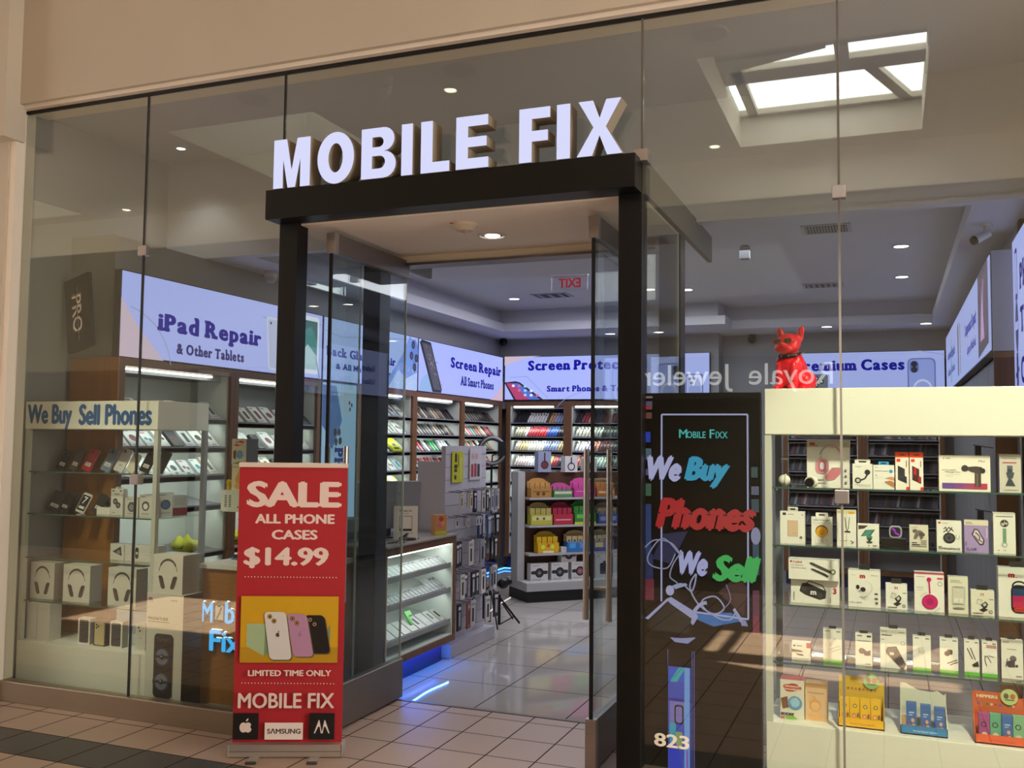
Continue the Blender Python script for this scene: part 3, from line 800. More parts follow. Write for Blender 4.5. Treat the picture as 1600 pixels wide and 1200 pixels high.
def s_protect(A, w, h):
    A.poly([(0, .58), (0, .46), (.28, .555), (.52, .58)], 'c9b6c6'); A.line(arc(1.4, -.22, .7, .36, 20, 160), .006, '8890d0')
    A.text('Screen Protectors', 0.335, 0.385, 0.135, '1a1a9c', x1=1.94, sl=True)
    A.text('Smart Phones & Tablets', 0.60, 0.105, 0.085, '20209a', x1=1.86, sl=True)
    P = [(0.0, .235), (.16, .25), (.22, .235), (.56, 0.0), (.14, 0.0)]
    A.poly(P, '1a1626'); A.poly([(0.03, .225), (.2, .222), (.51, .005), (.17, .005)], 'b03a6c'); A.poly([(.12, .224), (.2, .222), (.51, .005), (.36, .005)], '4f6ad0')
    for i in range(3):
        for j in range(3): A.circ(.13 + .085 * i + .085 * j, .19 - .062 * j - .004 * i, .022, ('e8e4f4', 'd86a80', '9fd0f0')[(i + j) % 3], .018, 12)
    A.line([(0.08, .30), (.32, .31), (.62, .02)], .005, '7a86cc')
    A.rrect(2.42, -.0, 2.64, .31, .03, '5a66a8'); A.rrect(2.435, .0, 2.625, .295, .03, 'a8b4ee')
    for a, b in ((2.48, .25), (2.53, .25), (2.50, .2)): A.circ(a, b, .02, '2a3060', .02, 12)
    A.rrect(2.46, 0.0, 2.61, .16, .03, '8f9bdc')
lightbox('lightbox_sign', 'lit Screen Protectors sign on the back wall seen through the doorway', 2.72, 0.575, (-4.765, 7.27, 2.215), 0, s_protect)
def s_premium(A, w, h):
    A.text('Premium Cases', 0.18, 0.335, 0.135, '1a1a96', x1=1.41, sl=True)
    A.rrect(0.38, -.0, .56, .30, .03, '46505c'); A.rrect(.39, 0, .55, .29, .03, '5c6674')
    for a, b in ((.43, .25), (.43, .17), (.49, .21)): A.circ(a, b, .028, '1c2028', .03, 12); A.circ(a, b, .012, 'c8d0e0', .012, 8)
    A.rrect(1.44, 0, 1.74, .47, .06, '6270b8'); A.rrect(1.455, 0, 1.725, .455, .05, '8f9de6')
    A.rrect(1.465, .30, 1.56, .44, .045, '5a66a8')
    for b in (.40, .335): A.circ(1.512, b, .034, '181c30', .034, 16)
    A.circ(1.60, .10, .105, 'c6cff6', .125); A.circ(1.60, .10, .085, '93a1e8', .10)
    A.line([(1.55, h), (w, .5)], .006, '8890c0')
lightbox('lightbox_sign', 'lit Premium Cases sign on the back wall above the right display case', 1.84, 0.56, (-1.24, 7.46, 2.21), 0, s_premium)
# right wall: sign run, its grey end panel, and the tall PHONES sign nearer the window
def s_component(A, w, h):
    for a in (.35, 1.0): A.text('Replacement' if a < .5 else 'Motherboard', a, 0.30, 0.12, '26269a', x1=a + .55, sl=True); A.text('& Data Lines', a, .15, .08, '30309a', x1=a + .5, sl=True)
    A.poly([(.92, .05), (1.0, .05), (1.02, .5), (.95, .5)], '3a9a88'); A.poly([(2.0, .05), (2.12, .05), (2.12, .55), (1.98, .5)], '55504a'); A.poly([(2.3, .05), (2.36, .05), (2.36, .5), (2.28, .52)], '8a7a5a')
    A.text('Component Repair', 2.92, 0.275, 0.14, '22229a', x1=4.05, sl=True); A.text('Laptop & MacBook', 3.14, .12, .10, '2c2c98', x1=4.0, sl=True)
    A.poly([(4.22, .02), (4.98, .06), (4.98, .60), (4.24, .60)], '3c3846'); A.poly([(4.27, .09), (4.94, .12), (4.94, .57), (4.28, .56)], '54405e'); A.poly([(4.4, .12), (4.7, .12), (4.62, .3), (4.55, .5)], 'b690c8'); A.line([(4.6, .14), (4.66, .52)], .02, 'd8c0e0')
lightbox('lightbox_sign', 'long lit repair sign running along the right wall above the slat panels', 5.05, 0.62, (0.605, 7.25, 2.265), R(-90), s_component, 'a4b0f0')
struct('trim_15', MB().box(0.612, 0.735, 2.18, 2.21, 2.26, 2.90, mat('b4b4b8', 0.6)))
def s_phones(A, w, h):
    for k, (tx, z) in enumerate((('PHONES', .62), ('TABLETS', .36), ('COMPUTERS', .06))):
        A.text(tx, 0.34, z, 0.165, '22227c', x1=0.34 + .16 * len(tx), sl=True)
    A.rrect(.15, .58, .25, .90, .02, '26266a'); A.rrect(.165, .62, .235, .87, .01, 'aab6f6')
    A.circ(.2, .42, .07, '26266a', .16); A.rect(.14, .40, .26, .45, 'aab6f6')
    A.rect(.16, .02, .24, .26, '26266a'); A.line([(.12, .12), (.28, .16)], .03, '26266a')
lightbox('lightbox_sign', 'tall lit PHONES and TABLETS sign cut off by the right edge of the picture', 1.9, 0.98, (0.735, 2.20, 1.97), R(-90), s_phones)
# PRO poster box on the end of the left unit
t = thing('poster_box', 'dark tilted poster with a glowing sideways word, hanging by the left window', 'poster', (-5.145, 0.36, 2.215), 0, rot=(0, R(-9), R(-14)))
m = MB(); m.box(0.0, 0.285, 0, 0.03, 0, 0.50, mat('1a1512', 0.35))
A = Art(m, 1, 1, 0, 0, 0.0, mk=lambda c: emat(c, 0.8))
def vtext(body, x0, x1, z0, z1, col):
    V, F = tdata(body, offset=0.02)
    P, F = fit((V, F), 0, 0, z1 - z0, x1 - x0)
    lay(m, ([(x0 + b, z1 - a) for a, b in P], F), emat(col, .8), -0.0006)
for x0, x1, c in ((0.075, 0.205, '4a3424'), (0.083, 0.198, 'c8a890')): vtext('PRO', x0, x1, .115 if c == '4a3424' else .122, .385 if c == '4a3424' else .378, c)
m.poly([(0.128, -0.0012, 0.07), (0.146, -0.0012, 0.06), (0.146, -0.0012, 0.43), (0.128, -0.0012, 0.44)], mat('5a463a', 0.25, 0.6))
m.poly([(0.146, -0.0012, 0.06), (0.150, -0.0012, 0.062), (0.150, -0.0012, 0.428), (0.146, -0.0012, 0.43)], mat('d8c4b4', 0.3, 0.3))
m.build('printed_panel', t)

def unit(label, x0, y0, rz, w, shelves, d=0.40, kick=True, top=2.195, e=6, ledlen=None):
    t = thing('wall_shelf_unit', label, 'shelf unit', (x0, y0, 0), rz)
    f = MB(); s = 0.05
    f.box(0, s, 0, d, 0.16, top, WOOD); f.box(w - s, w, 0, d, 0.16, top, WOOD)
    f.box(s, w - s, 0, d, top - 0.055, top, WOOD); f.box(s, w - s, 0, d, 0.16, 0.20, WOOD)
    f.build('wood_frame', t)
    MB().box(s, w - s, d - 0.02, d, 0.20, top - 0.055, UNITWHITE).box(s, s + .012, 0.03, d - .02, .20, top - .055, UNITWHITE).box(w - s - .012, w - s, 0.03, d - .02, .20, top - .055, UNITWHITE).build('back_panel', t)
    MB().box(0.02, w - 0.02, 0.06, d, 0, 0.16, mat('1b2550', 0.4)).build('toe_kick', t)
    for z in shelves:
        m = MB(); a = s + .014; b = w - s - .014
        m.box(a, b, 0.02, 0.035, z - 0.035, z + 0.012, SHELFGREY)
        m.add([(a, .02, z - .03), (b, .02, z - .03), (b, d - .03, z + .02), (a, d - .03, z + .02), (a, .02, z), (b, .02, z), (b, d - .03, z + .05), (a, d - .03, z + .05)],
              [(0, 3, 2, 1), (4, 5, 6, 7), (0, 1, 5, 4), (2, 3, 7, 6), (0, 4, 7, 3), (1, 2, 6, 5)], SHELFGREY)
        m.build('shelf', t)
    MB().box(s + 0.04, w - s - 0.16, 0.05, 0.065, top - 0.075, top - 0.062, TUBE).build('light_strip', t)
    M_ = Matrix.Translation((x0, y0, 0)) @ Matrix.Rotation(rz, 4, 'Z')
    lo = M_ @ Vector((w / 2, 0.10, top - 0.08)); ai = M_ @ Vector((w / 2, 0.26, 0.9))
    lamp('unit_light', 'AREA', lo, e, (0.92, 1.0, 0.95), w * .8, 0.03, aim=ai)
    for z in shelves[:5] if e > 2 else []:
        lo = M_ @ Vector((w / 2, 0.06, z - 0.042)); ai = M_ @ Vector((w / 2, d, z - .22))
        lamp('shelf_light', 'AREA', lo, e * .16, (0.9, 1.0, 0.94), w * .8, 0.02, aim=ai)
    return t
SH_D = [1.905, 1.72, 1.535, 1.335, 1.13, 0.93, 0.72, 0.46]
UA = unit('wood-framed shelf unit nearest the window under the tablet repair sign', LW, 0.45, R(90), 1.21, [1.80, 1.585, 1.375, 1.15, 0.80], e=9)
UB = unit('second wood-framed shelf unit from the window on the left wall', LW, 1.662, R(90), 1.215, [1.78, 1.565, 1.36, 1.14, 0.80], e=9)
UC = unit('shelf unit seen through the left glass door right of the blue phone poster', LW, 3.55, R(90), 1.18, SH_D, e=8)
UD = unit('shelf unit on the left wall below the cracked phone picture', LW, 4.732, R(90), 1.25, SH_D, e=9)
UE = unit('shelf unit in the far left corner beside the ring light', LW, 5.985, R(90), 1.24, SH_D, e=9)
UF = unit('back wall shelf unit in the corner under Screen Protectors', -4.74, 7.28, 0, 0.855, SH_D, e=7)
UG = unit('second back wall shelf unit, half hidden by the right glass door', -3.884, 7.28, 0, 0.90, SH_D, e=7)
UH = unit('third back wall shelf unit, hidden behind the black post', -2.983, 7.28, 0, 0.92, SH_D, e=7)
UI = unit('back wall shelf unit seen through the left half of the right display case', -1.20, 7.46, 0, 0.90, SH_D, e=1.2)
UJ = unit('back wall shelf unit seen through the right half of the right display case', -0.298, 7.46, 0, 0.88, SH_D, e=1.2)
# wood end panel of the first unit
struct('trim_16', MB().box(-5.2, LW - 0.0, 0.435, 0.449, 0.0, 2.195, WOOD_OAK))
# tall blue phone poster lightbox between the units
def s_poster(A, w, h):
    A.poly([(0, 0), (w, 0), (w, .5), (0, .9)], '9fc0e0')
    A.poly([(0.01, 1.86), (.23, 1.87), (.34, 1.55), (.18, 1.28), (.09, 1.36)], '3f6cae'); A.poly([(0.0, 1.87), (.16, 1.87), (.06, 1.45), (.0, 1.5)], '365fa0')
    for a, b in ((.22, 1.44), (.29, 1.44), (.24, 1.35), (.31, 1.36)): A.circ(a, b, .03, '161c2c', .036, 14)
    A.poly([(.28, 1.86), (.54, 1.86), (.50, 1.66), (.38, 1.58)], 'a9c2dc')
    for a, b in ((.46, 1.72), (.50, 1.70), (.47, 1.66)): A.circ(a, b, .016, '30405c', .02, 10)
    V, F = slab('PHONE CASES'); P, F = fit((V, F), 0, 0, 1.12, 0.16)
    lay(A.mb, ([(0.21 + b, 1.30 - a) for a, b in P], F), A.mk('2c3a86'), A.y - .006)
lightbox('poster_lightbox', 'tall lit blue poster with phones and PHONE lettering behind the left door handle', 0.60, 1.90, (LW, 2.90, 0.29), R(90), s_poster, '9cc4ea', s=.75)

# ------------------------------------------------ goods on the wall units
PAL = ['1c1c20', '2a2a2e', '141416', '8a6f58', 'b9a48c', '6a6f78', 'c9c9cc', '57443c', '8c2b3c', '2f6f70', '2a4f8f', 'd0cdc4', 'a84a5c', 'd8b84a', '3c7a46', 'c06a3a', '3a3f4a']
_cp = {}
def case_mesh(c, w, h, t):
    k = (c, w, h, t)
    if k not in _cp:
        m = MB(); m.prism(rr(w, h, min(w, h) * .16, 3, -w / 2, 0), 0, t, mat(c, 0.35))
        m.prism(rr(w * .36, h * .24, w * .1, 2, -w * .38, h * .70), -0.0025, 0, mat('0c0c0e', 0.3))
        o = m.build('phone_case'); _cp[k] = o.data; bpy.data.objects.remove(o)
    return _cp[k]
NCASE = [0]
def cases(u, z, n, x0, x1, where, row, w, h, t, tilt, roll, pal, y=0.045, wob=.02):
    """a fanned row of phone cases on one shelf, every case an object of its own"""
    M_ = u.matrix_basis if False else Matrix.Translation(u.location) @ Matrix.Rotation(u.rotation_euler.z, 4, 'Z')
    rnd = random.Random(int(z * 1000) + n + int(x0 * 97))
    for i in range(n):
        if pal and isinstance(pal[0], tuple):                       # blocks of one colour: (colour, share)
            q = (i + .5) / n; a = 0
            for c, s_ in pal:
                a += s_
                if q <= a: break
        else: c = rnd.choice(pal)
        x = x0 + (x1 - x0) * (i + .5) / n
        o = bpy.data.objects.new('phone_case', case_mesh(c, w, h * (0.94 + .06 * rnd.random() // .02 * .02), t))
        COL.objects.link(o)
        o.location = M_ @ Vector((x, y, z + .016 + (0 if not roll else abs(math.sin(R(roll))) * w / 2)))
        o.rotation_euler = (R(-tilt), R(roll + rnd.uniform(-2, 2)), u.rotation_euler.z)
        tag(o, 'slim phone case in the %s row of the %s' % (row, where), 'phone case', '%s row of phone cases, %s' % (row, where))
        NCASE[0] += 1
ROWS = ['top', 'second', 'third', 'fourth', 'fifth', 'sixth']
wd, we_, wf, wg = 'left bay below the cracked phone', 'left bay nearest the back corner', 'back wall bay nearest the corner', 'back bay behind the right door'
DK = ['17171a', '222226', '2f2a28', '1c1c20', '3a3330']; TANS = ['6a5a4c', '9c8468', 'a9a094', '8a7a70', '55504c']
palD = [TANS + DK, DK + TANS, ['b02a3a', '2f8a4a', 'd8a83a', '2a2a2e', 'c9ccce', 'c9ccce', '8fa4c0', '3a3f4a'], ['57443c', '141416', '8c6a6a', 'a08a84', '1c1c20', '8c2b3c'], DK]
palE = [TANS + ['3a2424'] + DK, ['7a5040', 'c0a890', '2a3a44', '2f8a8a', 'c04a6a', '1c1c20'], ['6a8aa8', 'd8c86a', '141416', 'b07a6a', '3c5a46', 'e0ded8'], ['a03a48', '57443c', '141416', 'd0cdc4'], DK]
for k in range(4):
    cases(UD, SH_D[k], 13, 0.10, 1.12, wd, ROWS[k], .052, .17, .022, 42, 0, palD[k], wob=.01)
    cases(UE, SH_D[k], 12, 0.10, 1.12, we_, ROWS[k], .054, .17, .022, 42, 0, palE[k], wob=.01)
palF = [[('18181a', .28), ('c8c8c8', .38), ('4a3a30', .08), ('b08a60', .12), ('8c94b4', .14)], [('a09a80', .2), ('d8d4d4', .1), ('b03a44', .14), ('c42a34', .24), ('2a4fa0', .22), ('1a1a22', .1)],
        [('9a98a8', .08), ('b8a878', .22), ('d8d8c8', .30), ('7a86a8', .3), ('b09a70', .1)], [('c8b8b4', .3), ('d8d8d4', .2), ('a8c04a', .08), ('3a6ac0', .12), ('d0c040', .08), ('a02a38', .12), ('16222c', .1)]]
palG = [[('1c1c20', .1), ('7a2a3a', .12), ('c06a50', .12), ('2a1c20', .2), ('5a1c2a', .46)], [('b8b8a8', .5), ('2a3430', .3), ('4a1c24', .2)], [('d8d8d8', .2), ('b8a8c8', .12), ('d88a7a', .14), ('5a2a30', .2), ('1c2a30', .34)], [('a8503a', .2), ('5a6ab8', .1), ('b8c8b8', .3), ('2a3a34', .4)]]
for k in range(4):
    cases(UF, SH_D[k], 18, 0.09, 0.77, wf, ROWS[k], .029, .15, .016, 30, 13, palF[k])
    cases(UG, SH_D[k], 16, 0.08, 0.80, wg, ROWS[k], .032, .15, .016, 30, 13, palG[k])
# rows glimpsed through the display case: past three hundred, so one object
m = MB(); rnd = random.Random(9)
for u, n, yb in ((UI, 26, 7.46), (UJ, 26, 7.46), (UH, 24, 7.28)):
    for k, z in enumerate(SH_D[:7]):
        for i in range(n):
            x = u.location.x + .09 + .70 * i / n; c = rnd.choice(DK + ['4a3a34', '6a2a34', '1c2c3c', '8a8a88', '5a5a60', '2a2a34'])
            M_ = Matrix.Translation((x, yb + .045, z + .02)) @ Euler((R(-28), R(10), 0)).to_matrix().to_4x4()
            b = MB(); b.box(-.028, .028, 0, .016, 0, .145, mat(c, .4)); b.xf(M_)
            kk = len(m.v); m.v += b.v
            for f, mi in zip(b.f, b.mi): m.f.append(tuple(kk + q for q in f)); m.mi.append(m._m(b.mats[mi])); m.sm.append(False)
o = m.build('phone_cases', kind='stuff'); tag(o, 'dark rows of phone cases on the back wall shelves right of the doorway', 'phone case')
# boxed accessories on the three left units
def accessory(u, z, xs, where, row, seed, hh=.17, ww=.11):
    M_ = Matrix.Translation(u.location) @ Matrix.Rotation(u.rotation_euler.z, 4, 'Z')
    rnd = random.Random(seed)
    for x in xs:
        w = ww * rnd.uniform(.8, 1.15); h = hh * rnd.uniform(.85, 1.1)
        c = rnd.choice(['cfd0cc', 'd6d6d2', 'c4c8c8', 'dadad6', 'b4b8ba', 'd0ccc0', '3a3c40'])
        q = rnd.random(); ink = rnd.choice(['2c2e34', '3a4048', '55585e', '1f7f86', '6b2f38'])
        ops = [('rect', .1, .86, .5, .92, '77797c'), ('circ', .5, .48, .26, ink) if q < .4 else ('rrect', .32, .22, .68, .74, .06, ink), ('rect', .1, .06, .7, .11, '8a8c90')]
        if q > .8: ops = [('circ', .34, .5, .16, ink), ('circ', .68, .42, .16, ink), ('rect', .1, .86, .6, .92, 'a03440')]
        p = M_ @ Vector((x, 0.05, z + .016))
        o = package('accessory_box', 'boxed accessory leaning on the %s shelf of the %s' % (row, where), 'box', p.x, p.y, p.z, w, h, .03, ops, c, group='accessory boxes, %s shelf, %s' % (row, where))
        o.rotation_euler = (R(-46), 0, u.rotation_euler.z)
wa, wb, wc = 'left unit nearest the window', 'second left unit', 'unit behind the left glass door'
for k, z in enumerate([1.80, 1.585, 1.375]): accessory(UA, z, [.12 + .135 * i for i in range(8)], wa, ROWS[k], 20 + k)
for k, z in enumerate([1.78, 1.565, 1.36]): accessory(UB, z, [.13 + .16 * i for i in range(7)], wb, ROWS[k], 40 + k, .18, .12)
for k in range(5): accessory(UC, SH_D[k], [.16 + .17 * i for i in range(6)], wc, ROWS[k], 60 + k, .19, .13)
for k, (x, z) in enumerate(((.82, SH_D[2]), (.86, SH_D[4]))):
    M_ = Matrix.Translation(UC.location) @ Matrix.Rotation(UC.rotation_euler.z, 4, 'Z'); p = M_ @ Vector((x, -0.005, z + .02))
    o = package('cable_pack', ['yellow card pack on the third shelf behind the left glass door', 'yellow and white pack on the fifth shelf behind the left glass door'][k], 'box', p.x, p.y, p.z, .2, .25, .02, [('rect', .2, .1, .8, .2, '2a2a1c'), ('rect', .35, .3, .7, .45, '2a2a1c')] if not k else [('rrect', .2, .2, .8, .8, .1, 'd8d8d0')], 'c8cc1e')
    o.rotation_euler = (R(-46), 0, R(90))
# yellow bags at the bottom of the two left units
for u, x, lab in ((UA, .86, 'yellow crumpled bag at the bottom of the left unit nearest the window'), (UB, .30, 'yellow crumpled bag in the second left unit beside the white machine')):
    M_ = Matrix.Translation(u.location) @ Matrix.Rotation(u.rotation_euler.z, 4, 'Z'); p = M_ @ Vector((x, .14, .85))
    m = MB(); rnd = random.Random(2)
    m.ball((0, 0, .0), .10, .09, .075, mat('c8c83a', .5), 20, 12)
    m.v = [(a * (1 + .22 * math.sin(9 * a * 9 + c * 40)), b * (1 + .2 * math.sin(c * 60)), max(-.035, c * (1 + .3 * math.sin(a * 70 + b * 50)))) for a, b, c in m.v]
    m.add([(-.04, -.088, -.01), (.05, -.088, -.01), (.05, -.078, .03), (-.04, -.078, .03)], [(0, 1, 2, 3)], mat('54521c', .6))
    o = m.build('gift_bag', None, p); tag(o, lab, 'bag')
# boxes and bags low on the back corner bay
for i, (x, z, w, h, c, lab) in enumerate(((.16, SH_D[4], .24, .12, '1c1c1e', 'black zip pouch lying in the back corner bay above the gondola boxes'), (.45, SH_D[4], .20, .11, '2a2a2c', 'black soft case beside the zip pouch in the back corner bay'), (.17, SH_D[6], .20, .16, '2a5ca8', 'blue backpack standing in the back corner bay'), (.16, SH_D[7], .26, .14, '1a1a1c', 'dark bag at the bottom of the back corner bay'))):
    m = MB(); m.prism(rr(w, h, .035, 4, -w / 2, 0), 0, .14, mat(c, .55)); m.prism(rr(w * .8, h * .45, .02, 3, -w * .4, h * .12), -.006, 0, mat(c, .35))
    o = m.build('soft_bag', None, (-4.74 + x + .02, 7.28 + .06, z + .025), bevel=.012); tag(o, lab, 'bag')

# =================================================================== LEFT DISPLAY WINDOW
def display_case(label, x0, x1, y0, d, zb, shelves, ztop, head, title=None, warm=CASEWHITE):
    t = thing('display_case', label, 'display case', ((x0 + x1) / 2, y0, 0))
    w = (x1 - x0) / 2
    MB().box(-w, w, 0, d, 0, zb, warm).build('base_cabinet', t, bevel=0.003)
    hd = MB().box(-w, w, -0.006, d, ztop, ztop + head, warm).build('header_box', t, bevel=0.004)
    if title: title(hd, w, ztop, head)
    for sx in (-1, 1):
        for yy in (0.0, d - .03):
            a = sx * w - (0.03 if sx > 0 else 0)
            MB().box(a, a + .03, yy, yy + .03, zb, ztop, mat('c4c4b8', .4) if yy == 0 else mat('8a8d94', .4)).build('corner_post', t)
    for z in shelves:
        MB().box(-w + .032, w - .032, 0.012, d - .012, z - .008, z, SHELF_GLASS).box(-w + .032, w - .032, 0.0112, 0.012, z - .008, z, mat('3f5850', .25)).build('glass_shelf', t)
        m = MB()
        for sx in (-1, 1): m.cyl((sx * (w - .045), .05, z - .02), (sx * (w - .045), .05, z - .008), .008, .008, GREYMETAL, 8)
        m.build('shelf_peg', t)
    return t
def title_l(hd, w, zt, h):
    m = MB()
    a, f = tdata('We Buy', offset=.055); lay(m, fit((a, f), -w + .02, zt - .004, -w + .40, zt + h - .018), mat('0d4f8a', .5), -0.0065, .001)
    a, f = tdata('Sell Phones', offset=.055); lay(m, fit((a, f), -w + .455, zt + .026, w - .045, zt + h - .018), mat('0d4f8a', .5), -0.0065, .001)
    m.build('lettering', hd)
LCX0, LCX1, LCY = -5.22, -4.135, 0.115
display_case('white glass display case in the left window headed We Buy Sell Phones', LCX0, LCX1, LCY, 0.46, 0.355, [0.612, 0.885, 1.165, 1.435], 1.705, 0.178, title_l)
ZL = dict(p1=1.435, p2=1.165, p3=.885, p4=.612, b=.355)

def smartphone(label, x, y, z, w, h, col, cams, sticker=True, roll=14, lean=18, rz=0, apple=True, group=None):
    t = thing('smartphone', label, 'phone', (x, y, z + .004), rot=(R(-lean), R(roll), R(rz)))
    MB().prism(rr(w, h, .012, 4, -w / 2, 0), 0, .009, mat(col, .3, .1)).build('body', t)
    if cams:
        m = MB()
        m.prism(rr(w * .44, w * .44, .008, 3, -w * .44, h - w * .5), -.0022, 0, mat(col, .35))
        for a, b in cams: m.cyl((-w * .42 + a * w * .4, -.0022, h - w * .48 + b * w * .4), (-w * .42 + a * w * .4, -.0042, h - w * .48 + b * w * .4), w * .075, w * .075, mat('0a0a0c', .2), 12)
        m.build('camera_bump', t)
    if sticker: MB().box(-w * .3, w * .3, -.0008, 0, h * .22, h * .38, mat('dfdcd2', .6)).box(-w * .22, w * .22, -.001, -.0008, h * .25, h * .28, mat('6a6a66', .6)).box(-w * .22, w * .22, -.001, -.0008, h * .31, h * .335, mat('6a6a66', .6)).build('price_sticker', t)
    m = MB(); m.prism([(-.025, 0), (.025, 0), (.018, .05), (-.018, .05)], .012, .016, ACRYL); m.box(-.025, .025, -.02, .05, -.0, .003, ACRYL)
    m.build('stand', t)
    return t
T3 = [(.28, .75), (.28, .25), (.75, .5)]; T2 = [(.3, .75), (.7, .3)]
zz = ZL['p1']
P1 = [(-5.105, .072, .142, '1c1b1c', T2, 1, 'black smartphone with two price stickers, leftmost on the top shelf of the left case'), (-4.995, .066, .15, '4a3a2c', None, 1, 'bronze smartphone behind the red one on the top shelf of the left case'),
      (-4.885, .074, .152, 'b0182c', T2, 1, 'red smartphone on the top shelf of the left case'), (-4.72, .078, .154, '6d7f96', T3, 1, 'slate blue triple-lens smartphone on the top shelf of the left case'),
      (-4.612, .076, .158, 'c9c9c6', T3, 1, 'silver triple-lens smartphone on the top shelf of the left case'), (-4.515, .066, .125, 'cfcbb8', T2, 0, 'small cream phone card tilted beside the silver smartphone'),
      (-4.402, .074, .142, '161618', T2, 1, 'black smartphone with a white price sticker right of the window seam'), (-4.29, .074, .146, '26282c', None, 0, 'dark smartphone at the right end of the top shelf of the left case')]
for x, w, h, c, cm, st, lab in P1: smartphone(lab, x, .29, zz, w, h, c, cm, st, 15, 20)
zz = ZL['p2']
for x, w, h, c, cm, st, lab in [(-5.135, .11, .135, '3a3c3e', None, 1, 'grey tablet, leftmost on the second shelf of the left case'), (-5.05, .08, .13, '4a4c4c', None, 0, 'second grey tablet behind the black phone on the second shelf of the left case'), (-5.045 + .0, .07, .125, '1a1a1c', None, 1, 'black smartphone with stickers on the second shelf of the left case'), (-4.90, .072, .132, 'e0ded6', None, 0, 'white-framed smartphone showing a big 7 on the second shelf'), (-4.765, .072, .132, '2a2c2e', None, 1, 'dark smartphone beside the watch on the second shelf')]:
    o = smartphone(lab, x, .33 if c == '4a4c4c' else .27, zz, w, h, c, cm, st, 15, 20)
    if 'big 7' in lab:
        m = MB(); m.prism(rr(w * .9, h * .78, .004, 2, -w * .45, h * .11), -.0008, 0, mat('101012', .2)); lay(m, fit(tdata('7', offset=.03), -.016, h * .45, .016, h * .82), mat('e8e8e8', .5), -.0012); m.box(-.022, .022, -.0014, -.0008, h * .2, h * .33, mat('dcdad2', .6)); m.build('screen', o)
t = thing('watch_stand', 'silver smart watch on a white box, second shelf of the left case', 'watch', (-4.685, .26, zz))
MB().box(-.055, .055, 0, .09, 0, .042, WHITE).build('box', t)
w = MB().cyl((0, .03, .068), (0, .045, .070), .024, .024, mat('4a443c', .3, .6), 20).build('watch_case', t)
MB().cyl((0, .029, .068), (0, .030, .068), .019, .019, mat('15161a', .15), 20).ring((0, .05, .068), .030, .004, mat('2a2826', .5), 'x', 20, 6).build('dial', w)
def earbud_art(c='3a3c40'): return [('rect', .1, .9, .28, .95, '55555a'), ('rect', .72, .9, .9, .95, '55555a'), ('rect', .3, .78, .7, .82, '8a8a88'), ('circ', .38, .52, .2, c), ('circ', .62, .38, .2, c), ('circ', .38, .52, .1, '77797c'), ('circ', .62, .38, .1, '77797c'), ('rect', .15, .08, .4, .11, '9a9a96')]
def pic(c): return [('rect', .1, .88, .5, .92, '8a8a88'), ('circ', .5, .48, .3, '55565a'), ('circ', .5, .46, .18, c), ('rect', .2, .1, .8, .14, '9a9a96')]
package('headphone_box', 'white box picturing black earphones, beside the watch on the second shelf', 'box', -4.567, .25, zz, .098, .165, .04, earbud_art(), 'd8d6ca', tab=(.6, .012, 'd8d6ca'))
package('headphone_box', 'white box with a round grey picture, second shelf, left of the window seam', 'box', -4.447, .25, zz, .105, .115, .05, pic('8a8a80'), 'cfcdc2')
package('headphone_box', 'white box with a white earbud picture, second shelf, right of the window seam', 'box', -4.335, .25, zz, .100, .135, .05, pic('e2e2dc'), 'd2d0c4')
package('headphone_box', 'pale box with a blue picture, second shelf at the right end of left case', 'box', -4.275, .36, zz, .105, .145, .05, pic('3a66b0'), 'c2c4c4', rz=R(60))
package('headphone_box', 'clear box with a red base, second shelf at the back of left case', 'box', -4.23, .44, zz, .10, .125, .05, [('rect', 0, 0, 1, .38, '7a2434'), ('rect', .1, .5, .9, .9, 'a8aaac')], 'b4b6b8', rz=R(70))
zz = ZL['p3']
for i, (x, w, ink) in enumerate(((-4.55, .112, 1), (-4.462, .055, 0), (-4.388, .085, 1), (-4.285, .12, 0))):
    package('charger_box', ['small white box with a black gadget picture, leftmost on the third shelf', 'narrow plain white box on the third shelf of the left case', 'white box with an oval black picture on the third shelf by the seam', 'plain white box at the right end of the third shelf of the left case'][i], 'box', x, .25, zz, w, .10, .07,
            [('poly', [(.15, .5), (.75, .85), (.85, .25)], '3a3a3c'), ('circ', .6, .5, .12, '8a8a88')] if i == 0 else ([('rrect', .3, .15, .62, .85, .15, '2e2e30'), ('circ', .46, .5, .1, 'd0d0cc')] if i == 2 else [('rect', .2, .4, .6, .44, 'b8b8b0')]), 'd4d2c8')
t = MB()
for k, (a, b) in enumerate(((-5.12, .30), (-4.9, .34), (-4.78, .36))): t.prism([(a - .08, 0), (a + .09, .006), (a + .05, .03), (a - .02, .026)], b, b + .09, mat(('33352f', '2a2c28', '55564e')[k], .4))
def hp_art(c1='3a3630', c2='57524a', tint='e2e0d6'):
    ops = [('line', arc(.5, .52, .315, .335, 10, 170), .022, c2), ('line', arc(.5, .56, .30, .32, 30, 150), .055, c1)]
    for s_ in (-1, 1):
        cx = .5 + s_ * .24; k = -s_ * .10
        ops.append(('poly', [(cx - .075 + a * .15 + k * (1 - b) * 1.1 - k * .2, .13 + b * .33) for a, b in [(.2, 0), (.8, 0), (1, .15), (1, .85), (.8, 1), (.2, 1), (0, .85), (0, .15)]], c1))
        ops.append(('poly', [(cx + s_ * .05 - .018 + a * .036 + k * (1 - b) * 1.1 - k * .2, .16 + b * .29) for a, b in [(0, 0), (1, 0), (1, 1), (0, 1)]], c2))
    return ops
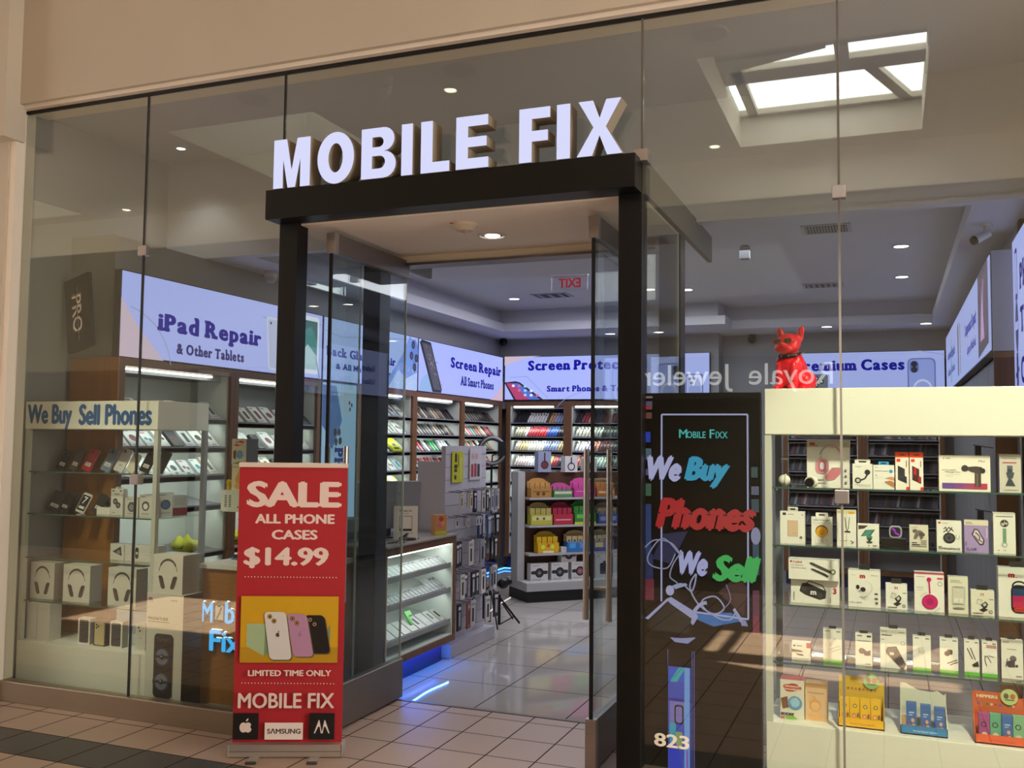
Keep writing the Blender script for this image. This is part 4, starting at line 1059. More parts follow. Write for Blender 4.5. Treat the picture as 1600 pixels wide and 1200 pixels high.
for i, (x, lab) in enumerate(((-5.075, 'white headphone box standing on two tall white boxes at the far left'), (-4.815, 'white headphone box second from the left, on the lowest glass shelf'), (-4.445, 'white headphone box crossed by the window seam, on the lowest glass shelf'))):
    package('headphone_box', lab, 'box', x if i else -5.105, .19, ZL['p4'], .205 if i == 0 else .222, .232, .10, hp_art(), 'd6d4c8', side='9a9a94')
for i, (x, w) in enumerate(((-5.16, .092), (-5.057, .11))):
    package('tall_white_box', ['left one of two tall plain white boxes under the leftmost headphone box', 'right one of two tall plain white boxes under the leftmost headphone box'][i], 'box', x, .17, ZL['b'], w, .238, .09, [('rect', .97, .0, 1, 1, 'b0b0aa')], 'd2d0c6')
def iph(col): return [('rrect', .12, .06, .88, .94, .10, col)]
package('phone_box', 'white phone box with a dark slab picture, leftmost of the row on the case floor', 'box', -4.738, .19, ZL['b'], .098, .162, .05, iph('3c3c40'), 'd8d6cc', side='8f8f8a')
package('phone_box', 'dark phone box showing a gold phone back on the case floor', 'box', -4.61, .19, ZL['b'], .096, .15, .05, [('rrect', .08, .04, .90, .96, .1, 'c2b184'), ('circ', .24, .86, .07, '2a2620'), ('circ', .24, .74, .07, '2a2620'), ('circ', .40, .80, .07, '2a2620')], '2a2826', side='1c1b1a')
package('phone_box', 'white phone box with a dark slab picture, just left of the window seam', 'box', -4.478, .19, ZL['b'], .098, .16, .05, iph('3a3c44'), 'd8d6cc', side='8f8f8a')
package('phone_box', 'white phone box with a white phone picture, right of the window seam', 'box', -4.285, .19, ZL['b'], .075, .165, .05, [('rrect', .1, .04, .92, .96, .12, 'c9c6ba'), ('circ', .3, .84, .09, '2a2620'), ('circ', .42, .72, .09, '2a2620'), ('circ', .5, .45, .05, '4a4a48')], 'd6d4ca', side='8f8f8a')
# speaker carton with the fourth headphone box on top, right of the case
ops = [('text', 'm', .045, .938, .028, 'b0243c', {'off': .06}), ('circ', .155, .941, .010, '6a1c2c'), ('rect', .045, .925, .18, .929, '9a8a80'), ('text', '\u2736Bluetooth', .66, .945, .012, '55555a', {'off': .01}),
       ('text', 'MAGNITUDE', .045, .770, .027, '3a3836', {'x1': .60, 'off': .02}), ('rect', .045, .752, .64, .758, '77746c'),
       ('rrect', .24, .10, .76, .655, .10, '1d1a1e'), ('rrect', .27, .58, .72, .65, .06, '2c282e'), ('rect', .735, .12, .765, .63, '2c2440')]
for cz in (.455, .24):
    ops += [('circ', .47, cz, .235, '15141a'), ('circ', .47, cz, .20, '46424c'), ('circ', .47, cz, .165, '6c7a90'), ('rect', .28, cz - .012, .66, cz + .012, '2a2830'), ('circ', .47, cz, .06, '17161c'), ('circ', .45, cz + .005, .02, 'c0a890'), ('line', arc(.47, cz, .13, .06, 200, 330), .03, '8c7aa0')]
for _i in range(7): ops.append(('circ', .33 + .05 * _i, .615 - .006 * (_i % 3), .010, '8a8a90'))
ops += [('circ', .04, .02, .02, '3a3a38'), ('rect', .30, .085, .34, .10, '1d1a1e'), ('rect', .64, .085, .68, .10, '1d1a1e')]
package('speaker_box', 'tall white carton picturing a black tower speaker, standing right of the left case', 'box', -4.03, .105, .05, .272, .675, .17, ops, 'cfcdc0', side='17181a')
package('headphone_box', 'white headphone box lying on top of the tower speaker carton', 'box', -4.025, .115, .7255, .218, .232, .15, hp_art(), 'd8d6ca', side='a4a39c')
struct('window_plinth', MB().box(-5.2, -3.23, 0.085, 0.9, 0, 0.05, mat('8a887c', .6)))

# =================================================================== REPAIR DESK, MACHINE, CHAIR
dk = thing('repair_desk', 'oak-fronted desk with a white top behind the banner', 'desk', (-3.62, .34, 0.0))
MB().box(-.335, .335, 0, .65, .05, .86, WOOD_OAK).build('body', dk)
MB().box(-.355, .355, -.02, .67, .86, .885, mat('d4d2cc', .4)).build('desk_top', dk)
CYAN = emat('2fb4ff', 1.1)
lt = thing('desk_sign', 'glowing blue letters with a wrench symbol on the oak desk front', 'sign', (-3.93, .335, .37))
def chan(body, x0, x1, z0, z1):
    m = MB(); f = fit(tdata(body, offset=.03), x0, z0, x1, z1)
    lay(m, f, CYAN, -.024, .001); 
    o = m.build('letter_face', lt)
    b = MB(); lay(b, ([(x + .004, z - .003) for x, z in f[0]], f[1]), mat('1b2030', .5), 0, .022); b.build('letter_return', o)
    h = MB(); lay(h, ([(x - .005, z + .004) for x, z in f[0]], f[1]), emat('d8f4ff', 1.6), -.001, .0); h.build('halo', o)
chan('M', 0, .085, .17, .29); chan('b', .175, .245, .17, .30); chan('ile', .255, .42, .17, .30)
chan('Fix', .065, .30, 0, .125)
m = MB(); m.prism(rr(.055, .10, .01, 3, .105, .175), -.026, -.02, mat('e8eef2', .4)); m.ring((.132, -.023, .285), .014, .007, mat('101214', .5), 'y', 20, 6); m.box(.104, .161, -.027, -.0255, .172, .19, mat('1a1c20', .5))
for q in line2([(.118, .195), (.135, .225), (.150, .265)], .010): m.poly([(a, -.0275, b) for a, b in q], mat('20242a', .5))
m.build('phone_symbol', lt)
mc = thing('film_cutting_machine', 'white desktop machine with vents standing on the oak desk', 'machine', (-3.83, .45, .885))
MW = mat('cfcfc2', .45)
MB().prism(rr(.42, .135, .02, 4, -.09, .315), 0, .30, MW).build('head', mc)
MB().box(.035, .30, .02, .28, 0.0, .32, MW).build('column', mc, bevel=.006)
m = MB()
for i in range(7): m.box(-.062, -.044, -.0006, .0, .345 + i * .011, .350 + i * .011, BLACK_MATT).box(-.03, -.012, -.0006, 0, .345 + i * .011, .350 + i * .011, BLACK_MATT)
m.build('vent_slots', mc)
m = MB()
for x, z in ((.06, .43), (.05, .27), (.05, .15), (.05, .03), (.04, .345)): m.cyl((x, -.001, z), (x, .02, z), .005, .005, BLACK_MATT, 8)
m.build('screw', mc)
t = thing('yellow_figurine', 'tiny yellow figurine standing on the left end of the white machine', 'figurine', (-3.90, .50, 1.336))
MB().cyl((0, 0, 0), (0, 0, .035), .016, .012, mat('c9a016', .5), 12).ball((0, 0, .046), .018, .016, .018, mat('d8b020', .5), 12, 8).build('body', t)
package('toy_box', 'cream carton with a peach drop shape standing on the white machine', 'box', -3.80, .47, 1.336, .115, .155, .08, [('rect', .05, .9, .6, .95, 'b8a488'), ('poly', [(.5, .85), (.72, .45), (.28, .45)], 'd09a5c'), ('circ', .5, .42, .26, 'd09a5c'), ('circ', .5, .16, .3, 'd8aa70', .13)], 'd6caa8')
package('toy_box', 'white carton with red cloud lettering on top of the cream carton by the black post', 'box', -3.815, .48, 1.4915, .11, .165, .12, [('circ', .35, .8, .22, 'b83028', .08), ('circ', .62, .84, .22, 'b83028', .08), ('text', 'BUBBLE', .16, .78, .07, 'f0e0d0', {'x1': .85, 'off': .05}), ('circ', .55, .4, .25, '6a9cc0'), ('poly', [(.1, .5), (.3, .6), (.3, .2), (.12, .25)], '7a4a34'), ('poly', [(.05, .05), (.6, .14), (.9, .05)], '5a7a3a')], 'cfc8b4', side='5c6066')
t = thing('task_chair', 'black rounded chair back behind the repair desk', 'chair', (-4.12, 1.46, 0))
m = MB(); m.prism(rr(.40, .52, .13, 6, -.2, .50), 0, .06, mat('141416', .6)); m.build('backrest', t, bevel=.02)
MB().prism(rr(.44, .07, .03, 3, -.22, .43), -.42, .03, mat('161618', .6)).build('seat', t)
MB().cyl((0, -.2, .08), (0, -.2, .43), .03, .03, BLACK, 12).build('column', t)
m = MB()
for k in range(5): m.cyl((0, -.2, .08), (.26 * math.cos(k * 1.2566), -.2 + .26 * math.sin(k * 1.2566), .04), .022, .016, BLACK, 8)
m.build('base', t)
t = thing('computer_mouse', 'blue and black mouse lying on the repair desk', 'mouse', (-3.89, .62, .885))
MB().ball((0, 0, .012), .055, .035, .022, mat('15161a', .4), 16, 8).build('shell', t); MB().ring((0, 0, .008), .05, .006, mat('2a6f9c', .4), 'z', 20, 6, 1.05).build('side_trim', t)
o = MB().box(-.10, .12, -.07, .07, 0, .012, mat('1a1b1f', .4)).build('phone_tray', None, (-3.72, .68, .886)); tag(o, 'flat dark tray on the repair desk beside the mouse', 'tray')

# =================================================================== RIGHT DISPLAY CASE
RX0, RX1, RY = -.545, .62, .105
display_case('white glass display case in the right window with the red dog on top', RX0, RX1, RY, 0.46, 0.385, [0.657, 0.920, 1.192, 1.459], 1.702, 0.215)
YF = .195
I1, GR, RD = '2b2b2e', '5cb832', 'c22a3c'
S1, S2, S3, S4, S0 = 1.459, 1.192, .920, .657, .385
CR = 'e8e5da'
m = thing('hanging_pack', 'clear hanging pack with a white ball at the left end of the top shelf', 'package', (-.468, YF, S1))
MB().ball((0, .02, .028), .028, .026, .027, mat('e6e2d0', .4)).ring((.006, .02, .028), .027, .004, mat('c8c4b4', .4), 'x').build('ball', m); MB().box(-.022, .022, .022, .026, .05, .145, ACRYL).box(-.016, .016, .020, .022, .125, .133, mat('8a8a88', .5)).build('clear_card', m)
package('headphone_box', 'large cream box picturing pink headphones on the top shelf', 'box', -.271, YF + .03, S1, .19, .220, .09,
        [('rect', 0, .85, 1, 1, 'bdb9aa'), ('text', 'm', .07, .875, .075, 'b8243a', {'off': .07}), ('circ', .235, .88, .014, '6a1c2c'), ('text', 'Bluetooth', .78, .905, .022, '3c3c40'),
         ('line', arc(.56, .62, .26, .27, 0, 125), .05, 'c98a92'), ('line', arc(.53, .62, .22, .25, 60, 165), .045, 'b8b4bc'), ('line', [(.33, .66), (.34, .58)], .02, 'c98a92'),
         ('rrect', .20, .28, .52, .60, .12, 'cf8a94'), ('rrect', .27, .32, .45, .57, .09, 'b06a76'), ('rrect', .31, .37, .41, .53, .05, 'd8d4dc'),
         ('poly', [(.42, .22), (.60, .40), (.80, .40), (.78, .28), (.64, .16), (.48, .14)], 'c97a84'), ('line', [(.44, .26), (.6, .42), (.8, .42)], .02, 'dcc4c8'), ('line', [(.80, .45), (.84, .52)], .05, 'c98a92'),
         ('text', 'GIANT', .24, .135, .035, '4a4a48', {'off': .03}), ('rect', .26, .085, .44, .10, 'b4b0a4'), ('rect', .07, .55, .22, .56, 'b4a8a0'),
         ('circ', .91, .36, .03, '77757a'), ('circ', .91, .24, .03, '77757a'), ('circ', .91, .10, .03, '77757a')], CR)
t = thing('round_gadget', 'small black and white round gadget in front of the pink headphone box', 'gadget', (-.347, .14, S1))
MB().cyl((0, .0, .026), (.012, .03, .026), .026, .026, mat('e8e4d8', .4), 24).build('body', t); MB().cyl((-.003, -.012, .022), (0, .0, .023), .020, .022, mat('17171a', .4), 24).build('cap', t)
package('phone_mount_box', 'cream box with hang tab picturing a black dashboard mount, top shelf', 'box', -.119, YF, S1, .086, .112, .045, [('text', 'Coikel', .14, .86, .06, '4a4a4a'), ('line', [(.30, .30), (.62, .40), (.78, .62)], .09, '3a3a40'), ('circ', .27, .32, .16, '2c2c30'), ('circ', .27, .32, .09, 'c8c4b8'), ('circ', .75, .66, .14, '2c2c30'), ('text', 'MAGNETIC MOUNT', .14, .12, .04, '6a6a64', {'x1': .9}), ('text', 'CAR HOLDER', .30, .06, .035, '8a8a82', {'x1': .9})], CR, side='b8b4a4', tab=(.78, .02, CR))
package('earphone_box', 'cream box with a blue hang tab and a hand picture, top shelf', 'box', -.028, YF, S1, .090, .108, .045, [('text', 'pisen', .08, .88, .055, '2a8ab0'), ('rect', .08, .74, .7, .76, '6a6a64'), ('circ', .84, .74, .085, '3a94bc'), ('poly', [(1, .5), (.82, .52), (.56, .45), (.72, .42), (1, .34)], 'cf9a6c'), ('poly', [(1, .28), (.8, .36), (.52, .30), (.8, .14), (1, .06)], 'b97f50'), ('rect', .1, .56, .2, .58, '55555a'), ('rect', .1, .46, .24, .47, 'a8a49a')], CR, tab=(.5, .016, '2a9ccf'))
for k, x in enumerate((.050, .110)):
    c = ('2a2a2e', 'b8202c')[k]
    package('earphone_box', ['orange-topped white box with black earphones, left of a pair on the top shelf', 'orange-topped white box with red earphones, right of a pair on the top shelf'][k], 'box', x, YF, S1, .056, .168, .04,
            [('rect', 0, .86, 1, 1, 'f0501e'), ('poly', [(.22, .91), (.42, .94), (.62, .94), (.80, .91)], '6a1c10'), ('rrect', .10, .74, .38, .82, .06, 'e03a20'), ('poly', [(.18, .64), (.70, .55), (.70, .36), (.84, .34), (.84, .16), (.18, .26)], '33343a' if not k else '4a2428'), ('rect', .30, .40, .5, .58, c), ('rect', .62, .2, .8, .34, c), ('rect', .80, .6, .86, .78, '6a6a6a'), ('rect', .8, 0, 1, .07, 'e0301e')], 'efe8da', side='d84a20')
package('massage_gun_box', 'wide white box picturing a black massage gun with a purple to red strip, top shelf', 'box', .306, YF, S1, .206, .157, .08,
        [('text', '\u2022 \u2022\u2022\u2022', .08, .9, .03, '4a4a4a'), ('text', 'Mini', .77, .81, .07, '4a4848', {'shear': .2}), ('text', 'INTELLIGENT', .06, .56, .045, '4a4a4c', {'x1': .34}), ('text', 'Massage Gun', .12, .50, .05, '4a4a4c', {'x1': .42, 'shear': .2}), ('rect', .14, .46, .42, .465, '8a8a88'), ('text', '\u2022 \u2022 \u2022 \u2022', .14, .40, .02, '55555a'),
         ('rrect', .06, .06, .40, .22, .012, '6a4a96'), ('rect', .3, .06, .5, .22, '84488c'), ('rect', .48, .06, .7, .22, 'a24676'), ('rrect', .66, .06, .94, .22, .012, 'b83a58'),
         ('circ', .51, .64, .068, '3a3638'), ('poly', [(.57, .68), (.72, .70), (.84, .68), (.84, .52), (.64, .54), (.57, .60)], '453e3e'), ('circ', .85, .58, .055, '2c282a'), ('rrect', .70, .12, .82, .60, .03, '4a403e'), ('rect', .73, .13, .76, .5, '75665e')], 'ece6d6', side='c9c4b4')
package('tripod_box', 'narrow grey-white box picturing a phone tripod at the right end of the top shelf', 'box', .487, YF, S1, .084, .165, .07, [('rect', .15, .88, .8, .9, '8a8680'), ('rect', .15, .76, .8, .79, 'b0404c'), ('rect', .36, .52, .62, .70, '5a6470'), ('circ', .48, .56, .12, '39424c'), ('poly', [(.3, .52), (.7, .52), (.62, .36), (.38, .36)], '46505a'), ('poly', [(.42, .36), (.54, .36), (.74, .16), (.26, .16)], '3c4650'), ('rect', .2, .05, .8, .06, '8a8680')], 'cfc9ba', side='6a72b4')
# second shelf
package('power_bank_box', 'cream box with a beige power bank picture at the left end of the second shelf', 'box', -.431, YF, S2, .112, .150, .045, [('rect', .10, .88, .24, .96, '3a3c44'), ('rect', .3, .9, .55, .92, '8a8a84'), ('poly', [(.84, .93), (.92, .91), (.95, .87), (.9, .89)], '55544c'), ('rect', .30, .22, .72, .72, 'c9a98a'), ('rect', .33, .24, .70, .70, 'd4b698'), ('rect', .5, .32, .66, .33, '8a7058'), ('circ', .84, .2, .06, '77746a')], CR, side='b0ac9c', tab=(.42, .02, CR))
package('charger_box', 'cream box with a smiling orange face and white charger, second shelf', 'box', -.300, YF, S2, .092, .128, .045, [('text', 'o2o Charger', .08, .86, .07, '3a4a54', {'x1': .92, 'off': .01}), ('rect', .08, .80, .9, .81, 'a8a69a'), ('rect', .08, .75, .7, .76, 'b8b6aa'), ('circ', .5, .50, .30, '6a4420'), ('circ', .5, .47, .27, 'efae2c'), ('circ', .40, .49, .03, '3a2a18', .014), ('circ', .60, .49, .03, '3a2a18', .014), ('line', arc(.5, .45, .10, .05, 200, 340), .02, '8a3a1c'), ('rrect', .2, .04, .46, .24, .1, 'f0ece0'), ('rrect', .56, .08, .92, .28, .12, 'f0ece0'), ('line', [(.3, .2), (.4, .06)], .02, 'a8a69a'), ('line', [(.68, .24), (.8, .1)], .02, 'a8a69a')], CR, tab=(.6, .02, CR))
package('lanyard_box', 'tall cream box with a yellow top band and lanyard picture, behind the window seam', 'box', -.191, YF, S2, .084, .165, .04, [('rect', 0, .9, 1, 1, 'd8cc9a'), ('text', 'lanyard', .1, .92, .04, '6a4a20', {'off': .02}), ('rect', .62, .9, .9, .96, 'd8a020'), ('line', [(.42, .8), (.48, .5), (.55, .42)], .03, '3a3634'), ('line', [(.66, .8), (.6, .5), (.55, .42)], .03, '3a3634'), ('rect', .4, .38, .7, .42, '2a2828'), ('line', [(.7, .16), (.86, .11), (.74, .07)], .04, '4a4a48'), ('rect', .12, .15, .6, .16, 'c0a840'), ('line', [(.28, .02), (.28, .9)], .012, 'a08a50'), ('line', [(.5, .02), (.5, .9)], .012, 'a08a50')], CR)
package('phone_mount_box', 'low cream box picturing a green phone on a magnetic mount, second shelf', 'box', -.097, YF, S2, .092, .104, .05, [('poly', [(.04, .94), (.5, .94), (.3, .80), (.04, .76)], '4a3a34'), ('poly', [(.14, .46), (.36, .74), (.82, .78), (.62, .50)], '3d6e62'), ('poly', [(.22, .48), (.40, .70), (.70, .73), (.54, .52)], '52907e'), ('circ', .55, .44, .15, '4a8a6a', .07), ('circ', .55, .36, .12, '2f5a48', .06), ('rect', .5, .24, .6, .34, '3a3a3a'), ('circ', .55, .22, .15, '4a4846', .05), ('rect', .5, .06, .56, .09, '6a6a66'), ('rect', .7, .06, .9, .09, '6a6a66')], CR, side='c0bcac')
t = thing('clear_gadget_display', 'clear round gadget with a purple zigzag on a dark block, second shelf', 'gadget', (.010, YF, S2))
MB().box(-.052, .052, 0, .05, 0, .043, mat('3a3630', .35)).box(-.055, .055, -.004, 0, 0, .046, ACRYL).build('block', t)
m = MB(); m.prism(rr(.054, .054, .016, 4, -.018, .046), .02, .032, mat('b0aab4', .2)); m.prism(rr(.042, .042, .012, 4, -.012, .052), .018, .02, mat('2c2a34', .3))
for q in line2([(-.006, .088), (.008, .078), (.006, .070), (.026, .058)], .009): m.poly([(a, .0175, b) for a, b in q], mat('9a3ac8', .4))
m.build('gadget', t)
package('picture_box', 'small white box with a grey sketch picture, middle of the second shelf', 'box', .116, YF, S2, .078, .108, .04, [('text', 'K-KING', .12, .88, .05, '6a655e'), ('circ', .3, .76, .14, '6a645c', .08), ('circ', .52, .7, .2, '7a736a', .1), ('circ', .66, .62, .16, '55504a', .09), ('poly', [(.3, .66), (.2, .44), (.34, .42), (.5, .58), (.6, .4), (.76, .5)], '6e675e'), ('rect', .12, .26, .4, .3, '3c3a38'), ('rect', .12, .18, .55, .22, '3c3a38'), ('rect', .6, .2, .9, .4, 'a09a8e'), ('rect', .1, .12, .92, .15, '77736c')], 'd6cfbc')
package('speaker_box', 'white box with a round black speaker picture and script lettering, second shelf', 'box', .240, YF, S2, .100, .132, .06, [('rrect', .06, .9, .16, .97, .02, 'c83a2c'), ('text', 'HypeBeat', .2, .9, .05, 'b0602c'), ('line', [(.28, .72), (.36, .8), (.4, .7), (.5, .8), (.55, .72), (.62, .8)], .035, '3a3a3c'), ('line', [(.26, .62), (.4, .7), (.46, .62), (.6, .74), (.68, .66)], .035, '3a3a3c'), ('circ', .5, .43, .25, '2a2a2e', .18), ('circ', .5, .44, .17, '4a4a50', .12), ('circ', .5, .44, .07, '2a2a2e', .05), ('line', arc(.84, .48, .07, .08, 120, 400), .014, '3a3a3a'), ('text', 'OPENSPACE', .06, .05, .06, '3a3a3a', {'x1': .94, 'off': .03}), ('rect', .06, .13, .2, .15, '3a3a3a')], CR, side='bdb9a8')
package('earphone_box', 'lilac box with a spiral ring picture, second shelf', 'box', .349, YF, S2, .096, .140, .05, [('rect', 0, .84, 1, 1, 'ddd6b6'), ('rect', .06, .92, .3, .94, '8a8470'), ('rect', .06, .88, .36, .9, '8a8470'), ('poly', [(.42, .74), (.58, .72), (.84, .38), (.80, .24), (.64, .22), (.30, .56)], '4a3c44'), ('poly', [(.45, .70), (.56, .68), (.78, .38), (.75, .28), (.65, .27), (.36, .55)], 'cfc4cc'), ('line', [(.46, .62), (.64, .5), (.62, .38), (.74, .32)], .05, '6a5860'), ('line', [(.42, .52), (.6, .36)], .03, '5a4850'), ('text', 'FLAIR', .08, .05, .085, '6a5a86', {'off': .02}), ('rect', .9, .45, .95, .76, 'c8bcd8'), ('rect', .04, .2, .1, .32, '7a6a98')], 'a590c0', side='8a7aa8')
package('fan_box', 'tall cream box picturing a green hand fan at the right end of the second shelf', 'box', .460, YF, S2, .086, .176, .06, [('rect', .12, .9, .9, .92, '6a685e'), ('circ', .5, .74, .19, '46463e'), ('circ', .5, .74, .14, 'c9c7ba'), ('circ', .43, .78, .07, '3c3e38'), ('circ', .58, .79, .06, '3c3e38'), ('circ', .54, .69, .07, '3c3e38'), ('rect', .42, .26, .58, .62, '6f9a78'), ('circ', .5, .22, .12, '8aa890'), ('circ', .5, .21, .08, CR), ('rect', .2, .07, .26, .09, '8a887c'), ('rect', .48, .07, .54, .09, '8a887c')], CR, side='c4c0b0')
# third shelf
package('speaker_box', 'wide cream box picturing a black carry speaker, at the left end of the third shelf', 'box', -.333, YF, S3, .214, .112, .09, [('poly', [(.20, .64), (.24, .82), (.34, .84), (.74, .54), (.72, .24), (.60, .16), (.30, .34), (.18, .48)], '2f2d2e'), ('circ', .27, .58, .055, '454244'), ('circ', .6, .36, .06, '454244'), ('text', 'm', .41, .36, .16, 'e8e4dc', {'off': .05}), ('line', [(.34, .84), (.38, .92), (.66, .76), (.72, .56)], .02, '3a3738'), ('text', '3', .87, .44, .24, 'b8243a', {'off': .07}), ('rect', .055, .1, .075, .45, '77736a'), ('line', [(.82, .08), (.82, .3)], .012, '8a867c')], CR)
package('tablet_holder_box', 'long cream box picturing a headrest tablet holder, lying on the carry speaker box', 'box', -.336, YF - .03, S3 + .1125, .222, .093, .08, [('rrect', .03, .82, .07, .92, .01, 'b8383a'), ('text', 'Coikel', .09, .80, .12, 'b8383a', {'off': .02}), ('text', 'Car Headrest', .04, .66, .08, '8a867c'), ('text', 'Tablet Phone Holder', .04, .52, .08, '8a867c', {'x1': .36}), ('poly', [(.42, .86), (.48, .86), (.86, .48), (.84, .36), (.78, .40), (.44, .76)], '4a4744'), ('poly', [(.44, .56), (.47, .48), (.72, .22), (.78, .14), (.80, .24), (.74, .34), (.50, .56)], '3c3a38'), ('circ', .89, .44, .05, '55514c', .13), ('circ', .885, .44, .03, CR, .08)], CR)
package('speaker_box', 'cream box picturing a white skull speaker, third shelf', 'box', -.117, YF, S3, .138, .165, .08, [('text', 'm', .36, .78, .10, 'b8243a', {'off': .07}), ('rect', .08, .86, .22, .87, 'a8a496'), ('text', 'Bluetooth', .72, .86, .03, '55555a'), ('circ', .52, .52, .24, 'cfcbc4'), ('circ', .50, .53, .22, 'e6e3da'), ('poly', [(.34, .46), (.66, .40), (.62, .22), (.46, .2)], 'd8d5cc'), ('circ', .30, .54, .055, '26262a', .06), ('circ', .46, .48, .085, '26262a', .065), ('circ', .36, .43, .03, '8a8680', .02), ('line', [(.36, .28), (.5, .26), (.6, .32)], .02, '9a968c'), ('text', 'STILL JAWS', .06, .10, .035, '3a3a3a', {'x1': .42, 'off': .02}), ('rect', .82, .36, .92, .4, '55555a'), ('rect', .82, .22, .92, .27, '55555a'), ('rect', .84, .1, .92, .16, '55555a')], CR, tab=(.34, .024, '2a2826'))
def zstand(): return [('text', 'M', .42, .78, .12, 'b03a54', {'off': .02}), ('rect', .78, .64, .96, .67, '55555a'), ('poly', [(.22, .46), (.28, .66), (.50, .62), (.44, .4)], '8a8880'), ('poly', [(.24, .47), (.29, .63), (.48, .60), (.43, .42)], 'd8d4c4'), ('poly', [(.42, .42), (.62, .58), (.74, .46), (.66, .30), (.54, .26)], '26262a'), ('poly', [(.50, .44), (.62, .52), (.66, .42), (.56, .36)], 'd0ccbc'), ('poly', [(.34, .22), (.54, .30), (.74, .24), (.52, .12)], '1c1c20'), ('circ', .84, .15, .08, '3c3c44'), ('circ', .84, .15, .05, 'c8c4b4'), ('rect', .08, .06, .52, .09, '4a4a48')]
package('stand_box', 'cream box picturing a folding stand, left of the magenta speaker box', 'box', .019, YF, S3, .090, .112, .05, zstand(), CR, tab=(.5, .022, '2a2826'))
package('speaker_box', 'cream box picturing a round magenta splash speaker, third shelf', 'box', .155, YF, S3, .122, .172, .06, [('rect', 0, .95, 1, 1, 'c24a62'), ('rect', .06, .88, .36, .895, '9a9a94'), ('rrect', .76, .83, .97, .88, .03, 'cf5a70'), ('circ', .86, .72, .08, '4a4a4a'), ('circ', .86, .72, .065, CR), ('text', 'Splash', .07, .58, .06, '9a9a94'), ('rect', .07, .54, .3, .55, 'b0b0a8'), ('circ', .5, .82, .08, 'c01a64'), ('line', [(.5, .8), (.52, .46)], .05, 'c01a64'), ('circ', .52, .25, .27, 'a81258'), ('circ', .52, .26, .24, 'cc1a6c'), ('circ', .52, .26, .12, 'a81258'), ('line', arc(.5, .25, .34, .24, 100, 150), .012, '8a8a88'), ('line', arc(.54, .25, .36, .25, 290, 330), .012, '8a8a88')], CR, side='c24a62')
package('cup_box', 'narrow cream box picturing a clear cup, third shelf', 'box', .272, YF, S3, .080, .160, .05, [('rect', .12, .88, .6, .9, '8a887c'), ('rect', .12, .84, .7, .855, '8a887c'), ('poly', [(.2, .72), (.84, .72), (.84, .14), (.22, .14)], 'cdc9b8'), ('circ', .52, .72, .32, '9a968a', .02), ('line', [(.22, .72), (.2, .3)], .02, '9a968a'), ('line', [(.84, .72), (.84, .3)], .02, '9a968a'), ('rect', .3, .3, .5, .42, 'e0dccc'), ('rect', .55, .3, .72, .42, 'e0dccc'), ('circ', .52, .14, .3, '77746a', .03), ('circ', .52, .26, .3, '8a867a', .012)], 'dcd8c2')
package('stand_box', 'cream box picturing a folding stand, right of the clear cup box', 'box', .369, YF, S3, .092, .106, .05, zstand(), 'dedac6', tab=(.5, .02, '2a2826'))
package('speaker_box', 'large cream box picturing a blue, pink and red loop speaker, third shelf', 'box', .512, YF, S3, .160, .212, .08, [('text', 'm', .24, .80, .085, 'b8243a', {'off': .07}), ('circ', .44, .81, .015, 'b8243a'), ('text', 'Bluetooth', .72, .79, .03, '3a3a40'), ('rrect', .30, .08, .72, .66, .16, '191a1e'), ('line', arc(.51, .62, .17, .11, 0, 180), .04, '1c1c20'), ('rect', .34, .44, .68, .58, '1f3e66'), ('rect', .34, .31, .68, .44, 'b01e54'), ('rect', .34, .20, .68, .31, 'c02a4c'), ('rrect', .36, .12, .66, .2, .06, 'c83c30'), ('text', 'TINY', .6, .03, .035, '3a3a3a')], CR, tab=(.4, .024, '2a2826'))
# fourth shelf
package('cable_box', 'small white box with a red corner, left end of the fourth shelf', 'box', -.396, YF, S4, .084, .080, .05, [('rect', .78, .70, 1, 1, 'c02634'), ('circ', .14, .8, .06, '2a2a2a'), ('rect', .26, .78, .55, .83, '4a4a48'), ('poly', [(.0, .6), (.5, .55), (.62, .5), (.5, .46), (.0, .44)], '2c2c30'), ('poly', [(.2, .36), (.56, .34), (.66, .28), (.54, .24), (.3, .28)], '2c2c30'), ('rect', .1, .08, .9, .1, '8a887c')], CR, side='2a2a2c')
def gsm(draw, c='e2decb'): return [('rect', 0, 0, 1, .09, GR), ('rect', .1, .93, .35, .95, '4a4a48'), ('rect', .7, .92, .92, .95, '5a5a58')] + draw + [('rect', .1, .12, .8, .125, '8a887c')]
package('adapter_box', 'white box with a green base picturing a slim white adapter, fourth shelf', 'box', -.257, YF, S4, .082, .152, .04, gsm([('poly', [(.3, .55), (.62, .76), (.70, .70), (.38, .48)], 'b4b2a8'), ('poly', [(.32, .54), (.62, .73), (.67, .69), (.38, .50)], 'd6d3c6'), ('line', [(.3, .38), (.9, .52)], .03, 'aaa89e'), ('line', [(.42, .32), (.95, .44)], .03, 'aaa89e')]), CR, side='2a2a2c', tab=(.4, .012, '2a2826'))
package('phone_mount_box', 'white box picturing a black vent clip mount, fourth shelf', 'box', -.122, YF, S4, .072, .142, .04, [('rect', .1, .92, .4, .95, '4a4a48'), ('rrect', .68, .9, .94, .96, .03, '2a2a2a'), ('rect', .12, .77, .9, .79, '6a6860'), ('circ', .38, .46, .18, '2a282e'), ('circ', .36, .46, .11, '45424a'), ('poly', [(.5, .54), (.68, .46), (.90, .50), (.90, .34), (.70, .32), (.5, .34)], '34323a'), ('rect', .6, .05, .9, .07, '6a6860')], CR, side='2a2a2c', tab=(.5, .012, '2a2826'))
